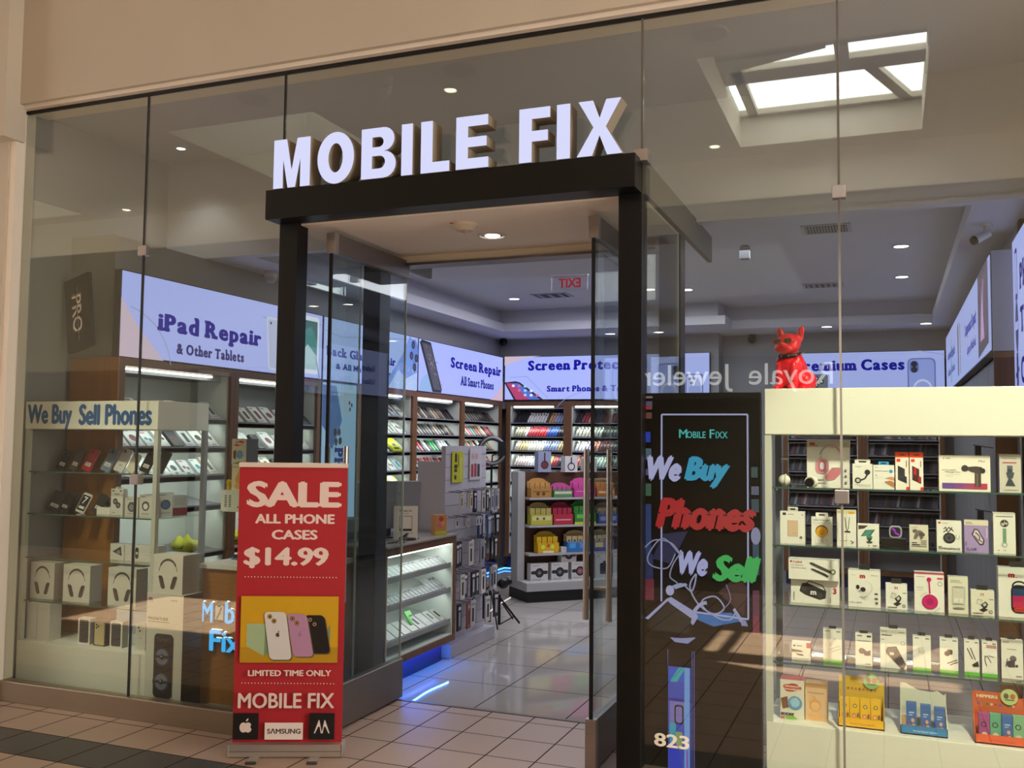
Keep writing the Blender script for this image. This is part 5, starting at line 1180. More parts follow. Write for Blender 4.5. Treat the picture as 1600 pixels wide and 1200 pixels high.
package('power_bank_box', 'white box with a large dark power bank picture, fourth shelf', 'box', .003, YF, S4, .110, .172, .05, [('text', 'Power', .05, .93, .035, '3a3a38'), ('rect', .7, .92, .92, .94, '8a887c'), ('rect', .05, .83, .45, .86, '6a6860'), ('rect', .05, .72, .16, .74, '8a887c'), ('circ', .86, .66, .08, '8a887c'), ('circ', .86, .66, .065, CR), ('poly', [(.22, .44), (.28, .54), (.62, .57), (.98, .12), (.90, .02), (.80, .0), (.24, .38)], '3c3a3e'), ('poly', [(.24, .42), (.30, .50), (.60, .53), (.64, .48), (.30, .40)], '57545a'), ('rect', .36, .34, .52, .41, 'd8d4c8')], CR, side='4a4a4c', tab=(.35, .016, '2a2826'))
for k, (x, w, dr, lab) in enumerate(((.121, .074, [('rect', .35, .5, .65, .62, 'cfcbb8'), ('line', [(.3, .66), (.34, .58), (.34, .5)], .02, '8a887c'), ('rect', .35, .66, .6, .67, '8a887c')], 'white box with a green base and a faint white plug picture, fourth shelf'),
        (.231, .074, [('circ', .40, .56, .15, '2a282c'), ('rrect', .4, .54, .7, .68, .08, '2a282c'), ('line', [(.4, .28), (.95, .40)], .05, '3a383c'), ('line', [(.55, .24), (.98, .34)], .05, '3a383c')], 'white box with a green base picturing a black car charger, fourth shelf'),
        (.322, .060, [('line', [(.2, .76), (.55, .46)], .06, '2a282c'), ('line', [(.42, .78), (.74, .44)], .06, '2a282c'), ('poly', [(.5, .3), (.9, .42), (.98, .26), (.6, .24)], '201e22')], 'white box with a green base picturing two black plugs, fourth shelf'),
        (.392, .060, [('line', [(.2, .58), (.2, .44), (.3, .3)], .05, '3a383c'), ('line', [(.2, .58), (.38, .56), (.6, .4)], .05, '3a383c'), ('line', [(.4, .6), (.8, .56)], .04, '3a383c'), ('rect', .3, .82, .95, .9, 'b88a80')], 'white box with a green base picturing thin cables, fourth shelf'))):
    package('cable_box', lab, 'box', x, YF, S4, w, .152, .035, gsm(dr), CR, side='2c2c30', tab=(.45, .014, '2a2826'))
package('phone_mount_box', 'white box picturing a grey magnetic mount at the right end of the fourth shelf', 'box', .480, YF, S4, .084, .165, .04, [('rect', .08, .93, .36, .95, '4a4a48'), ('rect', .26, .75, .7, .77, '8a887c'), ('circ', .54, .52, .16, '6a676e'), ('circ', .40, .38, .17, '35333a'), ('rect', .5, .3, .62, .5, '45424a'), ('circ', .7, .34, .07, '35333a'), ('line', [(.2, .3), (.28, .52)], .04, '35333a'), ('rect', .66, .06, .92, .09, '8a887c')], CR, side='2c2c30', tab=(.4, .016, '2a2826'))
package('cable_box', 'green-based white box cut off by the picture edge, fourth shelf', 'box', .566, YF, S4, .07, .15, .04, gsm([('circ', .4, .5, .15, '35333a')]), CR, side='2c2c30')
# base deck of the case
package('toy_box', 'white toy carton with a pink top and red lettering, front left of the case deck', 'box', -.436, YF - .02, S0, .106, .182, .08, [('circ', .3, .82, .18, 'c0392c', .06), ('circ', .55, .85, .22, 'c0392c', .06), ('circ', .72, .80, .18, 'c0392c', .06), ('circ', .42, .76, .24, 'c0392c', .06), ('text', 'CRUNCHY', .18, .81, .045, 'f4e4d4', {'x1': .82, 'off': .05}), ('text', 'MACARON', .16, .74, .045, 'f4e4d4', {'x1': .84, 'off': .05}), ('poly', [(.02, .52), (.3, .58), (.36, .3), (.1, .26)], '7a4e3c'), ('circ', .62, .42, .30, '5b96bc'), ('circ', .62, .44, .2, '9cc4dc'), ('text', 'BOOM!', .02, .10, .075, '20232a', {'off': .06, 'shear': .2}), ('poly', [(.2, .06), (.5, .12), (.75, .03), (.3, .0)], '7db04a'), ('rect', .02, .02, .18, .07, 'c04a5a')], 'd8d4c4', top='d05a64')
package('toy_box', 'peach toy carton with a pale orange shape, beside the pink-topped carton', 'box', -.331, YF, S0, .096, .170, .08, [('rect', 0, .88, 1, 1, 'c99a6c'), ('text', 'Honeypeach', .1, .72, .06, '8a5a48', {'x1': .85, 'shear': .25}), ('poly', [(.36, .66), (.46, .66), (.5, .56), (.40, .52)], 'd8a060'), ('circ', .46, .42, .27, 'd89c58'), ('circ', .46, .40, .21, 'e6b680'), ('circ', .46, .14, .32, 'e0ac70', .10)], 'd9b48c', side='c49a70', top='c79a6e')

def blind_display(label, x, y, z, w, h, d, col, edge, packs, tagc, title=None, tcol='b03a28', band=None, foot=None, back=None):
    """open counter display: back card, tray and the small packs standing in it (each pack its own thing)"""
    t = thing('display_tray', label, 'display box', (x, y, z))
    m = MB()
    m.box(-w / 2, w / 2, 0, d, 0, .006, mat(col)); m.box(-w / 2, w / 2, 0, .004, 0, h * .20, mat(edge))
    for sx in (-1, 1):
        a = sx * w / 2 - (.003 if sx > 0 else 0)
        m.add([(a, 0, 0), (a + .003, 0, 0), (a + .003, d, 0), (a, d, 0), (a, 0, h * .2), (a + .003, 0, h * .2), (a + .003, d, h * .62), (a, d, h * .62)], [(0, 3, 2, 1), (4, 5, 6, 7), (0, 1, 5, 4), (2, 3, 7, 6), (0, 4, 7, 3), (1, 2, 6, 5)], mat(col))
    A = Art(m, w, h, -w / 2, 0, 0.0)
    A.text(foot or 'The very thing you happiness', .26, .06, .055, tcol if foot is None else 'e8f0f4', x1=.78)
    m.build('tray', t)
    b = MB(); b.prism([(-w / 2, 0), (w / 2, 0), (w / 2, h * .92), (w * .42, h * .90), (w * .1, h), (-w / 2, h)] if back is None else back, d - .004, d, mat(col))
    A = Art(b, w, h, -w / 2, 0, d - .004)
    if title: A.text(title, .08, .86, .07, 'f2e6c0', x1=.5, off=.05)
    if band:
        for i in range(9): A.circ(.12 + .085 * i, .73, .026, band[i % len(band)], .03, 10)
    b.build('back_card', t)
    if tagc:
        c = MB(); c.cyl((w * .22, d - .012, h * .93), (w * .22, d - .006, h * .93), h * .17, h * .17, mat(tagc), 28)
        A = Art(c, w, h, -w / 2, 0, d - .0125); A.circ(.66, .95, .05, '6a5a4a', .06, 12); A.circ(.79, .95, .05, 'c86a4a', .06, 12); A.rect(.64, .86, .82, .88, '4a6a4a')
        c.build('round_tag', t)
    for i, (px, pw, ph, pc, pp, plab) in enumerate(packs):
        package('blind_pack', plab, 'box', x + px, y + .012 + .004 * (i % 2), z + .0065, pw, ph, .035, pp, pc, group=None)
def fruit(a, b): return [('circ', .5, .74, .22, '3c4a54'), ('circ', .5, .74, .15, a), ('circ', .4, .38, .2, 'c8503a', .08), ('circ', .4, .37, .13, 'ecc4a0', .055), ('rect', 0, 0, 1, .2, b), ('poly', [(.7, .3), (.95, .34), (.9, .5), (.72, .46)], '7a5a3a')]
yl = [('leftmost', -.070), ('second', -.026), ('third', .018), ('rightmost', .062)]
blind_display('yellow counter display tray with a green round tag on the case deck', -.136, YF - .04, S0, .196, .205, .11, 'd8b03a', 'e6b022', [(x, .041, .118, 'e6b428', fruit('d8c25a', '6aa83c'), '%s of the four small yellow packs in the yellow display tray' % n) for n, x in yl], '8ab878', band=['b8824a', '8a5a3a', 'c0684a'])
def toyp(): return [('rect', .25, .66, .75, .70, 'b8d0e8'), ('rect', .25, .58, .6, .61, 'b8d0e8'), ('circ', .62, .42, .16, 'd8a07c', .07), ('circ', .3, .24, .17, 'c04a3a', .08), ('circ', .7, .22, .2, 'd8a85a', .09)]
bp = [('left', -.050), ('middle', .008), ('right', .064)]
blind_display('white counter display tray with a blue front on the case deck', .124, YF - .045, S0, .190, .200, .11, 'd8d6c6', '2f7cb4', [(x, .042, .128 - .006 * i, '3566a8', toyp(), '%s of the three blue packs in the white display tray' % n) for i, (n, x) in enumerate(bp)] + [(-.078, .022, .06, 'c8a06a', [('rect', .2, .3, .8, .5, '8a6a3c')], 'low tan carton at the left end of the white display tray')], None, foot='You may thing you happiness',
              back=[(-.095, 0), (.095, 0), (.095, .168), (.085, .158), (.06, .176), (.04, .168), (-.02, .172), (-.07, .198), (-.095, .2)])
op = [('pink', -.062, '9c4a84'), ('green', -.018, '5aa884'), ('blue', .026, '3566a8'), ('pale green', .070, '7ab48a')]
blind_display('orange and pink counter display tray at the right end of the case deck', .425, YF - .06, S0, .200, .198, .11, 'd8643c', 'e0603a', [(x, .042, .118, c, toyp() if n == 'blue' else [('circ', .45, .62, .28, '3a2a34'), ('circ', .45, .62, .18, c), ('circ', .5, .25, .28, 'd8c8b0')], '%s pack standing in the orange display tray' % n) for n, x, c in op], 'c8d08a', 'HIPPERS', band=['5a6ab0', 'b07a4a', '4a8a4a', 'd8c0a0', 'c04a3a'])

# =================================================================== RED DOG STATUE
def blob_mesh(balls, voxel, m, name, parent):
    mb = MB()
    for c, r, rot in balls:
        b = MB(); b.ball((0, 0, 0), r[0], r[1], r[2], m, 20, 14)
        b.xf(Matrix.Translation(c) @ Euler(tuple(R(a) for a in rot)).to_matrix().to_4x4())
        k = len(mb.v); mb.v += b.v
        for f in b.f: mb.f.append(tuple(k + q for q in f)); mb.mi.append(mb._m(m)); mb.sm.append(True)
    o = mb.build(name, parent)
    r_ = o.modifiers.new('remesh', 'REMESH'); r_.mode = 'VOXEL'; r_.voxel_size = voxel; r_.use_smooth_shade = True
    s_ = o.modifiers.new('smooth', 'SMOOTH'); s_.iterations = 6; s_.factor = .5
    return o
REDP = mat('e8182a', 0.32)
dog = thing('dog_statue', 'glossy red sitting bulldog statue in sunglasses on top of the right display case', 'statue', (-.44, .30, 1.917), R(-24))
dog.scale = (1.06, 1.06, 1.04)
Z3 = (0, 0, 0)
body = blob_mesh([((0, .025, .085), (.060, .062, .085), (-12, 0, 0)), ((0, -.012, .115), (.052, .046, .058), (0, 0, 0)), ((0, .06, .05), (.064, .056, .052), (0, 0, 0)), ((0, -.004, .165), (.038, .036, .045), (-8, 0, 0)),
    ((-.062, .05, .045), (.026, .050, .046), (0, 0, 0)), ((.062, .05, .045), (.026, .050, .046), (0, 0, 0)),
    ((-.064, .005, .013), (.022, .034, .014), Z3), ((.064, .005, .013), (.022, .034, .014), Z3),
    ((-.036, -.038, .07), (.020, .022, .068), (6, 0, 0)), ((.036, -.038, .07), (.020, .022, .068), (6, 0, 0)), ((-.037, -.056, .013), (.022, .030, .014), Z3), ((.037, -.056, .013), (.022, .030, .014), Z3),
    ((0, .112, .03), (.012, .018, .012), Z3), ((-.045, -.012, .125), (.024, .03, .045), (0, 8, 0)), ((.045, -.012, .125), (.024, .03, .045), (0, -8, 0))], .0042, REDP, 'body', dog)
head = blob_mesh([((0, -.022, .222), (.056, .050, .045), Z3), ((0, -.030, .206), (.052, .044, .034), Z3), ((0, -.064, .203), (.034, .026, .024), Z3), ((-.022, -.064, .194), (.023, .024, .020), Z3), ((.022, -.064, .194), (.023, .024, .020), Z3), ((0, -.060, .181), (.027, .022, .013), Z3), ((0, -.086, .214), (.012, .008, .008), Z3),
    ((-.048, -.004, .262), (.019, .010, .040), (0, -20, 14)), ((.048, -.004, .262), (.019, .010, .040), (0, 20, -14)), ((-.043, -.006, .244), (.020, .014, .024), (0, -20, 0)), ((.043, -.006, .244), (.020, .014, .024), (0, 20, 0))], .0036, REDP, 'head', dog)
m = MB()
for s_ in (-1, 1): m.ball((s_ * .050, -.014, .264), .010, .004, .028, mat('a80c18', .4), 12, 8)
m.build('inner_ear', head)
g = MB()
for s_ in (-1, 1): g.prism(rr(.042, .028, .010, 4, s_ * .026 - .021, .212), -.080, -.074, REDP)
g.box(-.010, .010, -.080, -.075, .226, .232, REDP)
for s_ in (-1, 1): g.box(s_ * .049 - .002, s_ * .049 + .002, -.078, -.01, .226, .234, REDP)
sg = g.build('sunglasses', dog, bevel=.001)
g = MB()
for s_ in (-1, 1): g.prism(rr(.036, .022, .008, 4, s_ * .026 - .018, .215), -.0815, -.080, mat('4a4a34', .12, .3))
g.build('lens', sg)
c = MB(); c.tube([(.047 * math.cos(2 * math.pi * i / 36), -.010 + .044 * math.sin(2 * math.pi * i / 36), .168 + .010 * math.sin(2 * math.pi * i / 36)) for i in range(36)], .0085, mat('17140f', .5), 8, True)
cl = c.build('collar', dog)
c = MB()
for i in range(10):
    a = 2 * math.pi * i / 10; c.ball((.055 * math.cos(a), -.010 + .052 * math.sin(a), .168 + .010 * math.sin(a)), .0042, .0042, .0042, mat('c9c4b8', .2, 1.0), 8, 6)
c.build('stud', cl)
m = MB(); m.tube([(-.020, -.0905, .190), (-.010, -.0915, .198), (0, -.092, .201), (.010, -.0915, .198), (.020, -.0905, .190)], .0016, mat('6a0810', .5), 6)
m.tube([(0, -.092, .201), (0, -.0935, .208)], .0014, mat('6a0810', .5), 6); m.build('mouth_line', head)

# =================================================================== LED WINDOW SCREEN
led = thing('led_window_screen', 'tall dark LED screen reading We Buy Phones We Sell right of the entrance post', 'screen', (-.835, .075, .10))
MB().box(-.285, .275, .01, .05, 0, 1.80, mat('100e0c', .35)).build('panel', led, bevel=.003)
MB().box(-.287, -.279, 0, .052, 0, 1.80, mat('77726c', .4)).build('side_rail', led)
m = MB()
E1 = 1.0
A = Art(m, 1, 1, .835, -.10, .0094, mk=lambda c: emat(c, .9), step=.0004)
# (coordinates below are shop-front metres)
for a, b, c_, d, col in ((-1.117, 1.875, -1.075, 1.885, '8a6a6a'), (-1.117, 1.82, -1.077, 1.86, '55506a'), (-1.117, 1.775, -1.078, 1.805, '6a3c3c'), (-1.117, 1.66, -1.085, 1.71, '1c3cb0'), (-1.117, 1.575, -1.08, 1.63, '4a6070'), (-1.117, 1.50, -1.08, 1.53, '5a4a70'), (-1.117, 1.40, -1.08, 1.46, '3a5a4a'), (-1.117, 1.12, -1.08, 1.36, '24386c'), (-1.117, 1.0, -1.07, 1.12, '1e2a54'), (-1.117, .90, -1.065, 1.0, '6a2038'), (-.605, 1.50, -.575, 1.55, '2a4a4a'), (-.605, 1.42, -.57, 1.46, '5a5a78'), (-.605, 1.34, -.57, 1.40, '2c4450'), (-.60, 1.05, -.57, 1.20, '24425a'), (-.60, .86, -.57, .98, '5a1c44'), (-.60, .78, -.57, .86, '7a2440')):
    A.rect(a, b, c_, d, col)
A.circ(-1.10, 1.83, .018, '9a2430', .01); A.circ(-.585, 1.23, .022, '8c8cb0', .04); A.poly([(-1.075, 1.10), (-1.02, 1.22), (-.9, 1.24), (-.98, 1.08)], '151c48'); A.poly([(-.76, .96), (-.66, 1.05), (-.62, .98), (-.64, .86)], '381018'); A.poly([(-.93, .85), (-.78, .80), (-.63, .84), (-.70, .87)], '2a6ab0')
for p in (((-1.028, 1.795), (-.620, 1.795)), ((-1.028, 1.795), (-1.028, .90)), ((-.620, 1.795), (-.620, .846)), ((-.88, .862), (-.620, .846))): A.line(p, .008, 'a8a8d4')
A.text('M', -.943, 1.682, .042, '48b8b4', off=.02); A.text('OBILE', -.906, 1.682, .032, '48b8b4', x1=-.815, off=.02); A.text('F', -.797, 1.682, .042, '48b8b4', off=.02); A.text('IXX', -.768, 1.682, .032, '48b8b4', x1=-.712, off=.02)
K = dict(off=.08, shear=.28)
A.text('We', -1.098, 1.472, .125, 'b4b4e4', x1=-.930, **K)
A.text('Buy', -.918, 1.445, .150, '2f9cc8', x1=-.700, **K); A.text('B', -.918, 1.473, .05, '36b4c0', x1=-.84, **K) if False else None
A.text('Phones', -1.058, 1.245, .150, 'b01c28', x1=-.580, **K)
A.rect(-1.06, 1.318, -.60, 1.325, '14100e')
A.text('We', -.945, 1.030, .118, 'aaaae0', x1=-.805, **K)
A.text('Sell', -.785, 1.012, .125, '36b058', x1=-.560, **K)
def cord(pts, n=10):
    out = []
    for i in range(len(pts) - 1):
        p0, p1, p2, p3 = pts[max(i - 1, 0)], pts[i], pts[i + 1], pts[min(i + 2, len(pts) - 1)]
        for k in range(n):
            t = k / n; out.append(tuple(.5 * ((2 * p1[j]) + (-p0[j] + p2[j]) * t + (2 * p0[j] - 5 * p1[j] + 4 * p2[j] - p3[j]) * t * t + (-p0[j] + 3 * p1[j] - 3 * p2[j] + p3[j]) * t ** 3) for j in (0, 1)))
    return out + [pts[-1]]
A.line(cord([(-1.11, 1.15), (-1.06, 1.19), (-.98, 1.18), (-.94, 1.13), (-1.02, 1.20), (-1.09, 1.12), (-1.08, 1.07), (-1.0, 1.06), (-.96, 1.13)]), .006, '8c8cac')
A.line(cord([(-.93, 1.14), (-.97, 1.08), (-.985, 1.02), (-.95, .99), (-.98, .965)]), .006, '8c8cac')
A.line(cord([(-.99, .965), (-.93, .99), (-.88, .96), (-.86, 1.04), (-.89, .98), (-.85, .90), (-.78, .86), (-.73, .89), (-.77, .94), (-.83, .92), (-.82, .88), (-.75, .84), (-.70, .84), (-.68, .87)]), .007, '9a9abc')
A.line(cord([(-.72, 1.0), (-.70, .93), (-.74, .88)]), .005, '77779a')
A.circ(-.985, .955, .020, 'a8a8d0', .024); A.poly([(-.97, .975), (-.91, .995), (-.90, .985), (-.96, .962)], '9a9ac4'); A.poly([(-.69, .885), (-.655, .83), (-.635, .83), (-.68, .895)], '9a9ac4'); A.poly([(-.655, .84), (-.63, .84), (-.62, .815), (-.65, .815)], '8888b4')
A.poly([(-1.105, .815), (-1.0, .915), (-.98, .925), (-.86, .86), (-.85, .84), (-.875, .80), (-.995, .905), (-1.09, .81)], '9c9cc8'); A.poly([(-1.085, .80), (-.99, .898), (-.88, .83), (-.90, .76), (-1.08, .76)], '0e0c0b')
A.line(cord([(-.87, .865), (-.84, .90), (-.81, .91)]), .016, 'a0a0cc')
A.poly([(-.985, .735), (-.96, .715), (-.90, .712), (-.88, .728), (-.86, .745), (-.93, .735)], '8c8cc0')
# the slim vertical strip of picture low on the screen
A.rect(-.993, .115, -.885, .60, '3a4ab0'); A.rect(-.985, .53, -.90, .59, '2a56c8'); A.poly([(-.985, .53), (-.95, .53), (-.91, .60), (-.94, .60)], '3aa0a8'); A.rect(-.99, .44, -.885, .455, '20288c'); A.rect(-.985, .34, -.91, .44, '7a70b0'); A.rect(-.985, .25, -.955, .34, '2f9ab0'); A.rect(-.955, .22, -.925, .30, '8a9a60'); A.poly([(-.985, .12), (-.92, .12), (-.95, .24), (-.985, .24)], '2a3ac0'); A.rect(-.915, .115, -.89, .60, '6a9ad8'); A.rect(-.905, .12, -.897, .22, '8a4ab0')
A.rrect(-.962, .335, -.918, .425, .014, '0f0f1c'); A.rrect(-.955, .343, -.925, .417, .010, '7a70b0')
for x in (-.878, -.868): A.line([(x, .115), (x, .68)], .003, '6a6ab8')
A.line([(-.993, .6), (-.993, .68)], .003, '5a5aa8')
m.build('lit_picture', led)

# =================================================================== CHECKOUT COUNTER
cx, y0, y1, zt, zb = -3.08, 1.075, 2.17, .945, .16
ct = thing('checkout_counter', 'walnut-framed glowing checkout counter just inside the entrance on the left', 'counter', (cx, y0, 0), R(90))
w = y1 - y0; d = .45
MB().box(-.0, w, -.0, d, zt - .055, zt, WOOD).box(0, .018, 0, d, zb, zt - .055, WOOD).box(w - .035, w, 0, d, zb, zt - .055, WOOD).box(.035, w - .035, 0, d, zb, zb + .045, WOOD).build('wood_frame', ct)
LITW = mat('d9e4dc', .6)
MB().box(.035, w - .035, d - .03, d - .01, zb + .045, zt - .055, LITW).box(.035, .045, .01, d - .03, zb + .045, zt - .055, LITW).box(w - .045, w - .035, .01, d - .03, zb + .045, zt - .055, LITW).box(.045, w - .045, .01, d - .03, zb + .0452, zb + .055, LITW).build('back_panel', ct)
MB().box(-.01, w + .01, -.015, d, zt, zt + .012, mat('9a938c', .35)).build('counter_top', ct)
MB().box(.03, w - .03, .10, d, 0, zb, mat('16245c', .35)).build('toe_kick', ct)
ledp = [(.0 + t_ * (w - .02) / 12, .03 + .010 * math.sin(t_ * .9), .012) for t_ in range(13)]
ledp = [(a, b + .022, zb - .004) for a, b, c_ in ledp]
MB().tube(ledp, .004, BLUE_STRIP, 6).build('blue_led_strip', ct)
for z in (.735, .55, .315):
    MB().add([(.046, .03, z - .02), (w - .046, .03, z - .02), (w - .046, d - .05, z + .06), (.046, d - .05, z + .06), (.046, .03, z - .012), (w - .046, .03, z - .012), (w - .046, d - .05, z + .068), (.046, d - .05, z + .068)], [(0, 3, 2, 1), (4, 5, 6, 7), (0, 1, 5, 4), (2, 3, 7, 6), (0, 4, 7, 3), (1, 2, 6, 5)], mat('b8bcb8', .3)).box(.046, w - .046, .022, .03, z - .03, z + .008, mat('8f9492', .3)).build('shelf', ct)
MB().box(.10, w - .06, .03, .045, zt - .07, zt - .058, TUBE).build('light_strip', ct)
CM = Matrix.Translation((cx, y0, 0)) @ Matrix.Rotation(R(90), 4, 'Z')
for z, e in ((zt - .075, 1.1), (.70, .8), (.51, .8)): lamp('counter_light', 'AREA', CM @ Vector((w / 2, .06, z)), e, (.93, 1, .96), w * .85, .03, aim=CM @ Vector((w / 2, d * .7, z - .3)))
MB().tube([(-4.70, 6.0, .02), (-4.70, 7.18, .02), (-4.0, 7.20, .02)], .008, BLUE_LED, 6).build('blue_led_strip', UE).matrix_world  # lies along the toe kicks
for o in UE.children:
    if o.name.startswith('blue_led_strip'):
        o.matrix_parent_inverse = (Matrix.Translation(UE.location) @ Matrix.Rotation(UE.rotation_euler.z, 4, 'Z')).inverted()
rnd = random.Random(4)
for k, (z, n, hh) in enumerate(((.735, 15, .095), (.55, 17, .085), (.315, 9, .13))):
    for i in range(n):
        x = .08 + (w - .17) * i / (n - 1) if n > 1 else .1
        p = CM @ Vector((x, .05, z + .006))
        ww = (w - .17) / n * .96
        ink = rnd.choice(['4a4e50', '2a2c2e', '6a6e70', '8a8e90'])
        hk = hh * (1.0 if not (k == 1 and i >= 13) else 1.6)
        ops = [('rect', .2, .8, .8, .92, ink), ('rect', .25, .3, .75, .62, 'a8acac'), ('rect', .1, .06, .9, .12, 'b8bcbc')]
        if k == 2: ops = [('rect', .3, .3, .6, .8, ink)] if i in (5, 7, 8) else [('line', [(.2, .1), (.2, .9)], .02, 'b0b4b4'), ('rect', .55, .2, .6, .24, '6a6e70')]
        lab = 'small clear pack leaning in the %s row of the glowing checkout counter' % ('top', 'middle', 'bottom')[k]
        o = package('charger_pack', lab, 'package', p.x, p.y, p.z, ww, hk, .012, ops, ('9da4a4', '8a9090', 'c0c4c0')[k], group='packs in the %s row of the checkout counter' % ('top', 'middle', 'bottom')[k])
        o.rotation_euler = (R(-58), 0, R(90))
p = CM @ Vector((.55, .09, .355)); t = MB(); t.prism([(0, 0), (.03, 0), (.03, .07), (.085, .07), (.085, .105), (.0, .105)], 0, .008, mat('3fae2c', .4)); o = t.build('green_sign_holder', None, p, (R(-35), 0, R(90))); tag(o, 'bright green bracket lying on the bottom row of the checkout counter', 'sign holder')
# things on the counter
t = thing('review_card', 'white Review Us card standing on the checkout counter', 'card', (-3.19, 1.55, .957), rot=(R(-6), 0, R(28)))
m = MB(); m.box(-.085, .085, 0, .004, 0, .238, mat('d8d2cc', .5)); A = Art(m, .17, .238, -.085, 0)
A.text('Review Us', .24, .83, .06, '2a2a2c', x1=.74, off=.03); A.text('Google', .38, .76, .04, '4a4a4c', x1=.62); A.rect(.24, .26, .76, .33, '2a2a2c'); A.line([(.24, .33), (.24, .70), (.76, .70), (.76, .33)], .02, '3a3a3c'); A.rect(.15, .19, .82, .205, '8a6a6a')
m.build('printed_card', t); MB().box(-.09, .09, -.03, .05, -.001, .006, ACRYL).build('foot', t)
t = thing('monitor', 'grey computer monitor seen from behind on the checkout counter', 'monitor', (-3.37, 1.60, .957), rot=(R(8), 0, R(48)))
MB().prism(rr(.48, .34, .015, 4, -.24, .07), 0, .03, mat('8a8a94', .45)).build('housing', t, bevel=.006); MB().box(-.05, .05, -.0015, .0, .27, .285, mat('9a9aa0', .3, .6)).build('emblem', t)
MB().box(-.04, .04, .03, .06, 0, .22, mat('3a3a40', .45)).box(-.13, .13, -.02, .14, -.0, .012, mat('3a3a40', .45)).build('stand', t)
m = MB()
for k in range(5): m.tube([(.0 + .02 * k, -.30 + .02 * k, .006), (.05, -.18 + .02 * k, .02 + .01 * k), (-.03, -.08, .006 + .004 * k), (.04, .02 * k, .008)], .004, BLACK_MATT, 6)
o = m.build('cable_tangle', None, (-3.16, 1.54, .957)); tag(o, 'tangle of black cables behind the review card on the counter', 'cables')
package('candy_box', 'yellow and pink counter box beside the review card', 'box', -3.12, 1.98, .957, .10, .15, .06, [('rect', 0, 0, 1, .2, 'c9c832'), ('circ', .4, .5, .2, 'c86a8a'), ('circ', .65, .6, .2, 'd89a4a'), ('circ', .5, .8, .2, 'b8404a')], 'c88a50', rz=R(60))
pr = thing('receipt_printer', 'grey boxy printer on the counter behind the left door', 'printer', (-3.42, 1.28, .957), R(70))
MB().box(-.10, .10, 0, .16, 0, .16, mat('8a8f88', .5)).build('housing', pr, bevel=.006); MB().box(-.08, .08, -.002, 0, .02, .07, mat('55585a', .5)).build('drawer', pr)

# =================================================================== WHITE SLAT RACK BEHIND THE COUNTER
rk = thing('slat_rack', 'white slatted rack of hanging accessories behind the checkout counter', 'display rack', (-3.22, 2.25, 0), R(90))
RW = mat('bcb8c0', .5)
MB().box(0, .80, 0, .035, .10, 1.62, RW).build('slat_panel', rk)
m = MB()
for i in range(15): m.box(0, .80, -.0012, 0, .15 + .1 * i, .156 + .1 * i, mat('8e8a94', .5))
m.build('slat_groove', rk)
MB().box(-.03, .86, -.08, .42, 0, .10, mat('b0acb4', .35)).build('base', rk, bevel=.004)
for _x in (0, .77): MB().box(_x, _x + .03, .035, .24, .10, 1.50, RW).build('side_panel', rk)
RM = Matrix.Translation((-3.22, 2.25, 0)) @ Matrix.Rotation(R(90), 4, 'Z')
def poster(label, x0, x1, z0, z1, col, ops):
    p = RM @ Vector(((x0 + x1) / 2, -.012, z0)); package('poster_card', label, 'poster', p.x, p.y, p.z, x1 - x0, z1 - z0, .006, ops, col, rz=R(90))
poster('yellow poster with black lettering on the white slat rack', .10, .31, 1.33, 1.575, 'c2c21a', [('rect', .18, .1, .36, .24, '2a2a18'), ('rect', .18, .34, .42, .44, '2a2a18'), ('rect', .16, .46, .44, .58, '2a2a18'), ('rect', .22, .66, .40, .94, '2a2a18'), ('rect', .5, .5, .56, .9, '3a3a20'), ('rect', .7, .1, .82, .8, 'd0d07a')])
poster('white poster with red and black phone pictures on the slat rack', .44, .68, 1.34, 1.60, 'c6c0c4', [('rect', .1, .1, .3, .5, '9a3a40'), ('rect', .36, .1, .56, .52, 'a8303a'), ('rect', .62, .1, .84, .5, '3a3a44'), ('circ', .25, .75, .1, 'c8909a'), ('circ', .55, .75, .1, 'c8909a')])
rnd = random.Random(12)
rows = [(1.255, .06, .24, 5, .045, .12, ['c9bfae'] * 5, 'cream pouch hanging at the upper left of the slat rack'),
        (1.26, .34, .76, 6, .06, .17, ['1c1c20', 'b8b4b0', '2a2c30', 'a8a8ac', '8c9098', 'c0bcc0', 'b4b0b4', '9a9aa0'], 'slim pack hanging in the top row of the slat rack'),
        (1.06, .05, .42, 7, .045, .07, ['c4c2c4', 'a8a6aa', 'b8b4b8'], 'small clip hanging in the second row of the slat rack'),
        (1.06, .48, .78, 5, .07, .19, ['34486c', '4a6288', '18181c', '26262a', '1c1c20', '3a5a84'], 'blue or black pack hanging at the right of the second row of the slat rack'),
        (.87, .05, .76, 9, .07, .19, ['1c1c20', '2a2a2c', 'c0bcb8', 'd0ccc8', '8a8c92', '3a3230', 'b8883c'], 'pack hanging in the third row of the slat rack'),
        (.63, .05, .78, 9, .07, .19, ['c8c4c0', '4a3034', '1a1a1e', '2a2a30', 'd0ccc8', '6a3a44', '8a8e98'], 'pack hanging in the fourth row of the slat rack'),
        (.40, .05, .74, 7, .075, .20, ['26262a', '8a4a3a', 'b8b4b4', '7a8698', 'c4c0c0', '1a1a1e'], 'pack hanging in the lowest row of the slat rack')]
